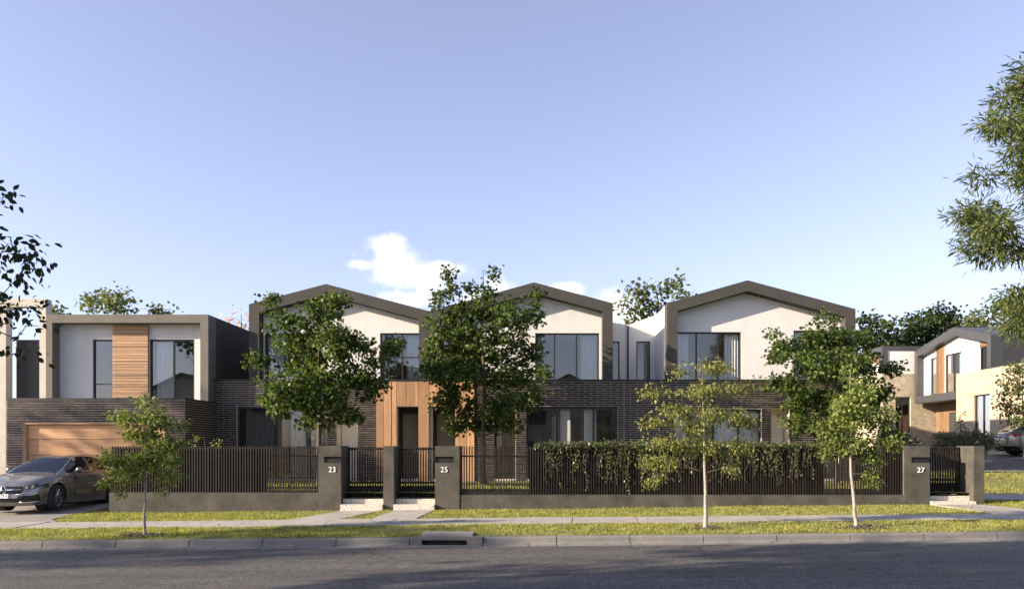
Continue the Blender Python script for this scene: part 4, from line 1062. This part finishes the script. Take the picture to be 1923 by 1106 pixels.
# ------------------------------------------------------------------ vegetation
LEAF = {
 'maple': [(0,0),(.30,.05),(.52,.30),(.30,.42),(.42,.72),(.16,.66),(0,1.0),(-.16,.66),(-.42,.72),(-.30,.42),(-.52,.30),(-.30,.05)],
 'oval': [(0,0),(.27,.3),(.24,.62),(0,1.0),(-.24,.62),(-.27,.3)],
 'birch': [(0,0),(.24,.28),(.12,.66),(0,1.0),(-.12,.66),(-.24,.28)],
 'lance': [(0,0),(.085,.3),(.06,.7),(0,1.0),(-.06,.7),(-.085,.3)],
 'clump': [(0,0),(.34,.18),(.5,.5),(.22,.62),(.2,.95),(-.08,.72),(-.36,.9),(-.3,.55),(-.55,.35),(-.25,.22)],
 'blade': [(-.12,0),(.12,0),(0,1.0)],
}
def leaf_mesh(name, C, A, Nn, size, kind, mat, rng, fold=.18):
    """C centres, A leaf axis, Nn leaf normal, one size per leaf"""
    T = np.array(LEAF[kind]); n = len(C); k = len(T)
    A = A/np.linalg.norm(A, axis=1, keepdims=True)
    B = np.cross(Nn, A); B /= np.linalg.norm(B, axis=1, keepdims=True)+1e-9
    Nn = np.cross(A, B)
    s = size[:, None, None]
    V = C[:, None, :] + s*(T[None, :, 1, None]*A[:, None, :] + T[None, :, 0, None]*B[:, None, :] + (np.abs(T[None, :, 0, None])*fold - .12*T[None, :, 1, None]**2)*Nn[:, None, :])
    return fastmesh(name, V.reshape(-1, 3), k, mat)
def scatter(rng, blobs, per, clusters_r, leaf, shell=.45):
    """blobs: (cx,cy,cz,rx,ry,rz). Leaves sit in tight twig clusters so that the crown breaks into lit and dark clumps"""
    Cs, Os, tw = [], [], []
    for (cx, cy, cz, rx, ry, rz) in blobs:
        vol = (rx*ry*rz)**(1/3); m = max(3, int(per['twigs']*(rx*rz)))
        d = rng.normal(size=(m, 3)); d /= np.linalg.norm(d, axis=1, keepdims=True)
        r = shell+(1-shell)*rng.random(m)**.6; r = np.where(rng.random(m) < .25, rng.random(m)*.8, r)
        tc = np.array([cx, cy, cz])+d*r[:, None]*np.array([rx, ry, rz]); tw.append(tc)
        for c, dd in zip(tc, d):
            q = max(3, int(per['leaves']*rng.uniform(.6, 1.4)))
            g = rng.normal(size=(q, 3))*clusters_r*np.array([1, 1, .7]); Cs.append(c+g); Os.append(np.repeat(dd[None], q, 0)+g/clusters_r*.6)
    return np.concatenate(Cs), np.concatenate(Os), np.concatenate(tw)
def limb(b, p0, p1, r0, r1, rg, seg=5, sag=.08, sides=6):
    p0, p1 = Vector(p0), Vector(p1); L = (p1-p0).length; pts, rad = [], []
    off = Vector((rg.uniform(-1, 1), rg.uniform(-1, 1), rg.uniform(.0, 1)))*L*sag
    for i in range(seg+1):
        t = i/seg; q = p0.lerp(p1, t)+off*math.sin(math.pi*t); 
        if 0 < i < seg: q += Vector((rg.uniform(-1, 1), rg.uniform(-1, 1), rg.uniform(-1, 1)))*L*.012
        pts.append(q); rad.append(r0+(r1-r0)*t)
    b.tube(pts, rad, sides); return pts
def tree(name, label, cat, base, height_fork, blobs, leafkind, mat, bark, leaf_size, twigs, leaves, cr, seed, r_trunk=.09, lean=(0, 0), group=None, bf=1.0, droop=.25, twig_frac=.35, up=.35, shell=.45, top_z=None, tw0=.6):
    rng = np.random.default_rng(seed); rg = random.Random(seed)
    root = empty(name, base, label, cat, group)
    C, O, tw = scatter(rng, blobs, {'twigs': twigs, 'leaves': leaves}, cr, leaf_size, shell)
    n = len(C)
    A = O*.7+rng.normal(size=(n, 3))*.6+np.array([0, 0, -droop*2]); 
    Nn = rng.normal(size=(n, 3))*.75+np.array([0, 0, up])+O*.35
    size = leaf_size*rng.uniform(.65, 1.25, n)
    # wood
    b = MB(); bx, by, bz = base; top = max(q[2]+q[5]*.4 for q in blobs) if top_z is None else top_z
    cxm = sum(q[0]*q[3]*q[5] for q in blobs)/sum(q[3]*q[5] for q in blobs)
    fork = Vector((bx+lean[0], by+lean[1], bz+height_fork))
    lead = Vector((bx+lean[0]*1.3+(cxm-bx)*.6, by+lean[1], top))
    pts = [Vector((bx, by, bz-.25)), Vector((bx, by, bz+.02)), Vector((bx, by, bz+.14))]; rad = [r_trunk*1.6, r_trunk*1.35, r_trunk*1.06]
    for i in range(1, 6):
        t = i/5; pts.append(Vector((bx, by, bz+.1)).lerp(fork, t)+Vector((rg.uniform(-1, 1), rg.uniform(-1, 1), 0))*r_trunk*.35); rad.append(r_trunk*(1-.28*t))
    for i in range(1, 7):
        t = i/6; pts.append(fork.lerp(lead, t)+Vector((rg.uniform(-1, 1), rg.uniform(-1, 1), 0))*r_trunk*.6); rad.append(r_trunk*(.72-.62*t))
    b.tube(pts, rad, 10); b.build('trunk', bark, root, smooth=True); b = MB()
    nodes = [(fork.lerp(lead, i/8), r_trunk*(.60-.50*i/8)) for i in range(9)]
    order = sorted(blobs, key=lambda q: min((Vector(q[:3])-n[0]).length for n in nodes))
    for (cx, cy, cz, rx, ry, rz) in order:
        c = Vector((cx, cy, cz))
        st, rn = min(nodes, key=lambda n: (c-n[0]).length+.9*max(0, n[0].z-c.z+.15))
        r0 = max(.004, min(rn*.72, r_trunk*.42*bf)); limb(b, st, c, r0, r0*.42, rg); nodes.append((c, r0*.55)); nodes.append((st.lerp(c, .55), r0*.7))
        m = max(2, int(len(tw)*twig_frac/len(blobs)))
        d = np.linalg.norm((tw-np.array([cx, cy, cz]))/np.array([rx, ry, rz]), axis=1); near = tw[d < 1.02]
        for q in (near[rng.permutation(len(near))[:m]] if len(near) else []):
            limb(b, st.lerp(c, rg.uniform(tw0, 1)), Vector(q), r0*.30, max(.002, r0*.08), rg, 3, .1, 4)
    tag(b.build('branches', M['bark'], root, smooth=True), kind='stuff')
    me = leaf_mesh('crown', C-np.array(base), A, Nn, size, leafkind, mat, rng)
    o = link('crown', me, root, base)
    return root
def blobs_px(lst, D, depth=1.0, rng=None, ymul=1.0, k2=.90):
    out = []; k = D/F; rg = random.Random(len(lst)*7+int(D*10))
    for px, py, rx, ry, *dy in lst:
        p = P(px, py, D); off = dy[0] if dy else rg.uniform(-.6, .6)*depth
        out.append((p.x, D+off, p.z, rx*k*k2, max(.15, (rx+ry)/2*k*ymul), ry*k*k2))
    return out
# maples in the front garden
TB = 26.0
tree('maple_tree', 'bushy maple in the garden in front of townhouse 23', 'tree', (P(600, 0, TB).x, TB, .45), 1.5,
     blobs_px([(508,563,17,16),(532,596,32,26),(600,598,54,36),(628,562,34,22),(560,640,62,36),(640,640,58,34),(478,672,34,18),(660,655,50,34),(735,650,30,15),(600,700,108,40),(530,735,58,36),(670,720,60,38),(600,755,86,38),(510,765,38,20),(655,780,40,22),(580,795,50,18),(715,680,26,20),(500,610,14,14)], TB, 1.2, k2=.80),
     'maple', M['lf_maple'], M['bark'], .122, 98, 22, .125, 101, .10, group='garden maples')
TB = 28.5
tree('maple_tree', 'tall maple in the garden in front of townhouse 25, with upright shoots', 'tree', (P(908, 0, TB).x, TB, .45), 1.7,
     blobs_px([(843,515,12,20),(852,548,16,18),(924,515,9,24),(918,550,16,18),(885,532,12,18),(1012,548,13,14),(826,566,22,16),(900,580,62,32),(845,610,48,38),(962,600,46,34),(1002,590,22,26),(915,640,92,42),(820,655,34,30),(1000,660,32,24),(860,700,68,42),(950,700,76,42),(815,700,24,24),(1012,705,20,18),(850,755,50,36),(950,760,62,34),(1005,745,28,20),(900,790,60,24),(850,800,26,20),(960,800,26,16)], TB, 1.2, k2=.80),
     'maple', M['lf_maple'], M['bark'], .122, 98, 22, .125, 102, .115, group='garden maples')
tree('maple_tree', 'broad maple in the garden at the right end of townhouse 27', 'tree', (P(1570, 0, TB).x, TB, .45), 1.4,
     blobs_px([(1530,598,11,20),(1556,602,9,16),(1535,630,40,26),(1452,626,18,11),(1497,655,52,30),(1580,640,42,30),(1440,672,24,12),(1550,690,90,40),(1630,680,44,34),(1470,720,46,24),(1520,750,56,40),(1600,750,80,40),(1685,690,24,16),(1655,612,16,14),(1640,640,22,22),(1500,795,40,26),(1640,735,46,34),(1560,800,50,22)], TB, 1.2, k2=.80),
     'maple', M['lf_maple'], M['bark'], .122, 98, 22, .125, 103, .10, group='garden maples')
# young street trees in the verge
def verge_tree(px, D, label, blobs, kind, mat, size, twigs, leaves, cr, seed, bark, rt, fork, droop=.3, lean=(0, 0), **kw):
    X = (px-VX)*D/F; z = gz(X, D)
    t = tree('young_street_tree', label, 'tree', (X, D, z), fork, blobs_px(blobs, D, .5, k2=.82 if kind == 'birch' else .74), kind, mat, bark, size, twigs, leaves, cr, seed, rt, lean, 'young street trees', droop=droop, bf=.6, **kw)
    rg = random.Random(seed); b = MB(); n = 14; ring = []
    o = empty('mulch_ring', (X, D, z), 'dark mulch around the foot of the '+label.split(' in the')[0].split(' on the')[0], 'mulch', 'mulch rings')
    b.v.append((X, D, z+.05))
    for i in range(n):
        a = 2*math.pi*i/n; r = .30*rg.uniform(.75, 1.25); b.v.append((X+r*1.35*math.cos(a), D+r*math.sin(a), gz(X, D)-.01))
    for i in range(n): b.f.append((0, 1+i, 1+(i+1) % n))
    b.build('mulch_bed', M['soil'], o)
    cb = MB()
    for i in range(26):
        a, r = rg.uniform(0, 6.28), rg.uniform(.1, .42); q = Vector((X+r*1.3*math.cos(a), D+r*math.sin(a), z+.03)); w = rg.uniform(.02, .05)
        cb.box(q.x-w, q.x+w, q.y-w*.6, q.y+w*.6, q.z-.02, q.z+w*.7)
    tag(cb.build('mulch_chips', M['bark'], o), kind='stuff')
verge_tree(272, 17.6, 'young pear tree in the verge by the driveway, left of the three', [(285,755,16,16),(240,785,26,14),(292,785,30,26),(322,800,16,16),(255,815,40,22),(300,835,40,28),(226,862,26,22),(275,865,50,26),(328,862,20,20),(250,890,40,18),(212,905,16,14),(243,920,14,9),(310,895,26,16),(320,918,8,8),(207,880,12,12)],
           'oval', M['lf_pear'], .085, 620, 13, .075, 201, M['bark_p'], .033, 1.05)
verge_tree(1325, 17.9, 'sparse drooping birch on a pale stem in the verge, middle of the three', [(1330,690,52,14),(1275,700,26,12),(1232,735,36,14),(1320,735,60,22),(1388,728,34,18),(1270,770,46,20),(1350,780,60,26),(1225,790,30,16),(1400,790,34,24),(1250,830,50,20),(1320,835,60,26),(1390,840,36,26),(1222,868,28,16),(1262,868,22,16),(1240,895,16,14),(1375,878,18,18),(1215,905,8,12),(1305,800,50,24)],
           'birch', M['lf_birch'], .080, 400, 13, .09, 202, M['bark_p'], .046, 1.25, droop=.7, up=.4, shell=.3)
verge_tree(1608, 17.9, 'young pear tree with a crooked white stem in the verge, right of the three', [(1600,702,16,18),(1612,735,34,26),(1575,760,26,22),(1605,785,52,34),(1652,785,32,32),(1556,808,28,28),(1600,830,58,30),(1662,830,24,24),(1560,845,26,18),(1640,862,24,20),(1632,893,14,12),(1648,905,9,9),(1690,842,14,10)],
           'oval', M['lf_pear'], .085, 620, 13, .075, 203, M['bark_p'], .044, 1.2, lean=(-.12, 0))
# tall narrow-leaved tree at the right edge
D = 18.0
bl = blobs_px([(1918,165,20,30),(1893,222,34,26),(1864,243,24,12),(1905,290,46,30),(1868,318,28,12),(1900,345,40,26),(1868,385,44,26),(1835,392,24,18),(1890,420,48,30),(1842,440,34,22),(1814,464,18,6),(1868,465,44,18),(1905,470,30,24),(1845,495,12,8),(1912,560,26,24),(1888,592,22,18),(1905,612,26,16),
               (1990,200,70,70),(2000,330,80,90),(2000,470,90,70),(1960,140,40,50),(2080,300,90,120),(2090,470,80,80),(2000,570,60,50)], D, 1.2, k2=.84)
tree('wattle_tree', 'tall narrow-leaved tree entering the picture at the right edge', 'tree', (P(2070, 0, D).x, D, gz(12.7, D)), 3.0, bl, 'lance', M['lf_gum'], M['bark'], .19, 270, 24, .15, 301, .16, bf=.5, group=None, droop=.25, up=.5)
# dark leafy branches hanging in at the left edge: street tree on the near verge
D = 4.7
bl = blobs_px([(a-50, c-4, d, e) for a, c, d, e in [(14,352,12,8),(12,385,22,14),(26,412,22,12),(4,450,24,16),(38,452,26,10),(30,490,42,16),(82,470,26,14),(95,488,20,10),(20,530,52,20),(60,520,36,16),(20,585,58,26),(62,575,28,16),(55,625,40,18),(66,655,16,8),(80,610,16,10)]], D, .35, k2=.75)
bl += [(-4.2, 4.7, 3.2, .7, .7, .5), (-4.4, 4.5, 4.0, .8, .7, .6), (-5.0, 4.4, 4.9, 1.3, 1.0, .8), (-5.6, 4.3, 3.4, 1.0, 1.0, .7), (-6.3, 4.3, 6.0, 1.6, 1.4, 1.0), (-7.6, 4.4, 4.6, 1.7, 1.5, 1.2), (-6.4, 4.2, 4.4, 1.2, 1.2, .9), (-8.2, 4.6, 6.4, 1.6, 1.5, 1.1), (-7.0, 4.4, 7.3, 1.3, 1.2, .8)]
tree('street_tree', 'dark leafy branches of a street tree hanging in at the left picture edge', 'tree', (-7.2, 4.5, -.2), 2.2, bl, 'oval', M['lf_dark'], M['bark'], .050, 1100, 10, .055, 302, .15, droop=.35, twig_frac=.12, bf=.3, tw0=.85, group='street trees on the near side')
# two more street trees on the near side, out of view; their shadows streak the road
def shade_tree(X, Y, z0, z1, r, seed, label, tw=3.2, lf=26):
    rg = random.Random(seed); bl = []
    for i in range(16):
        t = i/15; zz = z0+(z1-z0)*t; rr = r*math.sin(math.pi*(.2+.7*t)); a = i*2.4
        bl.append((X+rr*.75*math.cos(a), Y+rr*.6*math.sin(a), zz, r*.42, r*.4, r*.26))
    tree('street_tree', label, 'tree', (X, Y, gz(X, min(Y, 5.4)) if Y < 6 else gz(X, Y)), z0*.55, bl, 'clump', M['lf_bgd'], M['bark'], .30, tw, lf, .32, seed, .2, group='street trees on the near side')
shade_tree(-16.8, 3.9, 7.5, 14.0, 3.5, 401, 'tall street tree left of view whose shadow crosses the road', 9)
shade_tree(-22.6, 3.7, 8.5, 14.5, 3.3, 402, 'second tall street tree left of view, shading the road before the long fence', 9)
shade_tree(-43.0, 4.0, 12.0, 15.5, 2.2, 405, 'farthest street tree left of view, its shadow falling along the far kerb', 5)
shade_tree(-37.5, 20.6, 6.5, 13.5, 3.0, 403, 'street tree left of view whose shadow dapples the garage', 1.3, 20)
# trees behind the houses
def far_tree(name, label, D, px, base_z, lst, mat, size, tw, lf, cr, seed, fork=3.0, rt=.2, kind='clump', bark=None, depth=2.0):
    return tree(name, label, 'tree', (P(px, 0, D).x, D, base_z), fork, blobs_px(lst, D, depth), kind, mat, bark or M['bark'], size, tw, lf, cr, seed, rt, twig_frac=.35, group='trees behind the houses', up=.7)
far_tree('gum_tree', 'flat-topped gum tree behind the flat roofed house on the left', 52, 225, .8, [(180,560,34,14),(165,575,24,8),(215,556,30,12),(240,570,34,12),(280,578,28,10),(200,582,40,8),(300,583,14,6),(255,585,30,8)], M['lf_bg'], .24, 20, 17, .26, 501, 5)
far_tree('gum_tree', 'low gum tree beside the pale portal at the far left', 52, 110, .8, [(112,578,20,12),(95,590,20,14),(122,592,16,10)], M['lf_bg'], .24, 20, 17, .26, 502, 4)
far_tree('blossom_tree', 'pink blossoming tree peeking out left of the first gable', 46, 452, .8, [(446,600,18,12),(462,592,14,8),(436,612,12,8),(460,612,20,12)], M['lf_pink'], .16, 24, 12, .2, 503, 4, .14)
far_tree('gum_tree', 'round gum tree rising between the second and third gables', 50, 1235, .8, [(1185,556,26,14),(1225,548,34,16),(1262,542,30,14),(1290,546,20,12),(1200,580,36,16),(1245,578,44,20),(1285,570,22,14),(1172,575,14,14),(1210,605,40,16),(1255,600,40,16)], M['lf_bg'], .24, 20, 18, .26, 504, 4.5)
far_tree('evergreen_tree', 'dark tree just right of the third gable', 58, 1640, 1.2, [(1625,610,22,18),(1640,635,34,24),(1612,640,20,24),(1650,660,30,18),(1665,645,20,16)], M['lf_bgd'], .28, 22, 20, .3, 505, 4)
far_tree('evergreen_tree', 'dense dark tree rising behind the corner house', 60, 1760, 1.2, [(1760,590,34,16),(1790,600,36,22),(1730,610,38,22),(1700,628,30,18),(1760,630,60,26),(1800,640,40,26),(1700,650,40,16),(1675,640,18,14)], M['lf_bgd'], .28, 22, 20, .3, 506, 4)
far_tree('gum_tree', 'lighter green tree behind the corner house at the right edge', 57, 1880, 1.2, [(1850,590,30,18),(1885,575,34,22),(1920,585,30,30),(1860,615,44,20),(1910,620,40,24),(1830,610,18,14)], M['lf_bg'], .28, 20, 18, .3, 507, 4)
# small tree and shrubs before the corner house
far_tree('garden_tree', 'small light green tree in front of the corner house at the right edge', 33.6, 1925, gz(20, 33.6), [(1910,690,24,14),(1890,712,20,14),(1915,725,28,24),(1888,748,14,14),(1905,765,26,20),(1922,700,24,24),(1900,790,18,12),(1925,780,24,22)], M['lf_bg'], .13, 110, 14, .14, 508, 1.2, .06, 'oval', depth=.5)
def shrub(name, label, D, px, zb, lst, mat, size, tw, lf, cr, seed, kind='oval', depth=.4, cat='shrub', group=None):
    rng = np.random.default_rng(seed); rg = random.Random(seed); base = (P(px, 0, D).x, D, zb)
    root = empty(name, base, label, cat, group); bl = blobs_px(lst, D, depth)
    C, O, twg = scatter(rng, bl, {'twigs': tw, 'leaves': lf}, cr, size, .3); n = len(C)
    me = leaf_mesh('foliage', C-np.array(base), O*.8+rng.normal(size=(n, 3))*.5+np.array([0, 0, .3]), rng.normal(size=(n, 3))*.8+np.array([0, 0, .8]), size*rng.uniform(.6, 1.3, n), kind, mat, rng)
    link('foliage', me, root, base)
    b = MB()
    for (cx, cy, cz, rx, ry, rz) in bl:
        for k in range(3): limb(b, (base[0]+(cx-base[0])*.7, cy, zb-.05), (cx+rg.uniform(-.5, .5)*rx, cy, cz+rz*.3), .018, .005, rg, 3, .1, 5)
    b.build('stem', M['bark'], root); return root
D = 30.0; zs = gz(16, D)
shrub('sage_hedge', 'grey-green hedge in front of the corner house, left of its entry', 32, 1690, gz(14.5, 32), [(1675,815,18,14),(1690,825,22,14),(1660,825,16,16),(1712,832,14,8)], M['lf_sage'], .11, 420, 12, .09, 601)
shrub('sage_hedge', 'long grey-green hedge between the corner house and the car', 30.5, 1815, gz(16.5, 30.5), [(1775,826,16,12),(1800,822,18,13),(1828,820,20,14),(1852,824,16,12),(1785,838,26,10),(1820,838,30,10),(1855,838,18,10),(1768,836,10,8)], M['lf_sage'], .11, 420, 12, .09, 602)
shrub('climber_shrub', 'thin leafy shrub against the honey brick by the entry', 37.5, 1800, gz(20, 37), [(1800,785,8,18),(1806,800,9,14),(1798,808,10,12)], M['lf_bg'], .10, 60, 9, .10, 603)
shrub('garden_shrub', 'clipped green shrub showing over the fence beside the garage', 24.6, 372, .4, [(352,832,16,8),(380,828,20,10),(405,830,14,9),(395,845,24,14),(355,850,24,16)], M['lf_pear'], .075, 90, 12, .08, 604)
shrub('garden_shrub', 'low shrub behind the battens below the first maple', 25.2, 520, .4, [(505,905,22,12),(545,900,22,14),(480,910,18,10)], M['lf_maple'], .08, 60, 10, .08, 605)
shrub('garden_shrub', 'tall shrub behind the battens beside the driveway', 24.5, 265, .3, [(225,880,22,34),(260,890,28,30),(300,885,26,32),(335,890,20,28)], M['lf_bgd'], .09, 60, 10, .10, 606)
# creeper over the fence
def creeper():
    rng = np.random.default_rng(77); rg = random.Random(77); base = (fx(1280), DF, TOP-.2)
    root = empty('climbing_creeper', base, 'leafy creeper spilling over the long batten fence', 'creeper')
    Cs, As, Ns = [], [], []; st = MB()
    def add(p, dn, out):
        Cs.append(p); As.append((rg.gauss(0, .5), out*.5+rg.gauss(0, .3), dn+rg.gauss(0, .4))); Ns.append((rg.gauss(0, .4), -1+rg.gauss(0, .4), .7+rg.gauss(0, .4)))
    xa, xb = fx(1003), fx(1562); x = xa
    def dens(x):
        p = x/DF*F+VX
        return lerp([(1000, .25), (1030, 1), (1210, 1), (1330, .7), (1420, .75), (1530, .55), (1562, .15)], p)
    for i in range(6200):
        x = rg.uniform(xa, xb)
        if rg.random() > dens(x): continue
        h = lerp([(1000, .05), (1040, .17), (1190, .17), (1330, .10), (1480, .14), (1562, .05)], x/DF*F+VX)
        z = TOP+rg.gauss(.0, .055)+h*.35*(.5+.5*math.sin(x*5.3)*math.sin(x*2.1)); y = DF+.09+rg.gauss(0, .10)
        add((x, y, z), -.3, -1)
    for i in range(190):
        x = rg.uniform(xa+.3, xb-.05); p = x/DF*F+VX
        if rg.random() > dens(x)*.95: continue
        L = min(1.40, abs(rg.gauss(.45, .38))+.12); y = DF+rg.uniform(.02, .06); pts = []; xx = x
        n = max(3, int(L/.07))
        for k in range(n+1):
            xx += rg.gauss(0, .022); pts.append((xx, y, TOP-L*k/n)); 
            for _ in range(2 if k < n*.6 else 1):
                if rg.random() < .85: add((xx+rg.gauss(0, .035), y-rg.uniform(0, .05), TOP-L*k/n+rg.gauss(0, .02)), -.9, -1)
        st.tube(pts, [.005]*len(pts), 4)
    for i in range(9):
        x0 = xa+.2+(xb-xa-.4)*i/8; st.tube([(x0, DF+.16, TOP-1.3), (x0+.1, DF+.16, TOP-.6), (x0-.05, DF+.15, TOP-.05)], [.014, .012, .008], 5)
    C = np.array(Cs); n = len(C)
    me = leaf_mesh('leaves', C-np.array(base), np.array(As), np.array(Ns), .070*rng.uniform(.6, 1.25, n), 'oval', M['lf_ivy'], rng); link('leaves', me, root, base)
    st.build('stem', M['bark'], root)
creeper()
# ------------------------------------------------------------------ grass
def in_pad(x, y):
    for x0, x1, xa, xb in PADS:
        t = (y-20.495)/(23.05-20.495); a, c = xa+(x0-xa)*t, xb+(x1-xb)*t
        if a-.02 < x < c+.02: return True
    return False
def grass(name, x0, x1, y0, y1, per, seed, ok, zf, h=.055):
    rng = np.random.default_rng(seed); n = int((x1-x0)*(y1-y0)*per)
    X = rng.uniform(x0, x1, n); Y = rng.uniform(y0, y1, n)
    # patchy turf
    pat = np.sin(X*1.7+3*np.sin(Y*1.3))+np.sin(X*.63+Y*2.1)+rng.normal(size=n)*.8
    keep = np.array([ok(a, c) for a, c in zip(X, Y)]) & (pat > -1.6); X, Y, pat = X[keep], Y[keep], pat[keep]; n = len(X)
    Z = np.array([zf(a, c) for a, c in zip(X, Y)])
    A = np.stack([rng.normal(size=n)*.45, rng.normal(size=n)*.45, np.ones(n)], 1); Nn = rng.normal(size=(n, 3)); Nn[:, 2] = .1
    me = leaf_mesh(name, np.stack([X, Y, Z-.008], 1), A, Nn, h*rng.uniform(.5, 1.35, n)*(1+.12*np.clip(pat, -2, 2)), 'blade', M['grass'], rng, fold=0)
    tag(link(name, me), {'a': 'x'}.get(name), None, None, 'stuff')
dz = lambda x, y: gz(x, y)-.012
grass('verge_grass', -14.5, 13.5, 17.06, 19.09, 1500, 1, lambda x, y: y < 19.03+.05*math.sin(x*2.7)*math.sin(x*6.1+2) and y > 17.11-.04*math.sin(x*4.7)*math.sin(x*1.9) and not (abs(x-PITX) < .58 and y < 17.64), gz)
grass('front_lawn_grass', -13.3, 13.8, 20.42, 23.1, 1300, 2, lambda x, y: (not in_pad(x, y)) and y > 20.49-.05*math.sin(x*3.1)*math.sin(x*7.7+1) and x > drive_edge(y)+.01, dz)
grass('garden_grass', -12, 12.4, 23.5, 30.5, 110, 3, lambda x, y: True, lambda x, y: .45, .09)
grass('side_lawn_grass', -13.3, -12.45, 23.1, 28, 900, 4, lambda x, y: x > drive_edge(y)+.01, dz)
def not_sidepath(x, y):
    yc = 25.3-.16*(x-12.95)/1.5; return not (yc-1.27 < y < yc+.02)
grass('slope_grass', 12.95, 19.5, 23.1, 29.4, 600, 5, not_sidepath, dz, .07)

# fallen leaves on verge, path and gutter
rng = np.random.default_rng(9); n = 900
X = rng.uniform(-13, 13, n); Y = np.where(rng.random(n) < .3, rng.normal(16.78, .10, n).clip(16.62, 16.9), rng.uniform(17.2, 22.8, n))
Z = np.array([gz(a, c)+(.03 if c > 17.1 else .014) for a, c in zip(X, Y)])
A = rng.normal(size=(n, 3)); A[:, 2] *= .25; Nn = rng.normal(size=(n, 3))*.35+np.array([0, 0, 1])
M['lf_dry'] = plain('dry_leaf', (.16, .085, .035), .8, .5, 6)
tag(link('fallen_leaves', leaf_mesh('fallen_leaves', np.stack([X, Y, Z], 1), A, Nn, rng.uniform(.03, .075, n), 'oval', M['lf_dry'], rng)), kind='stuff')
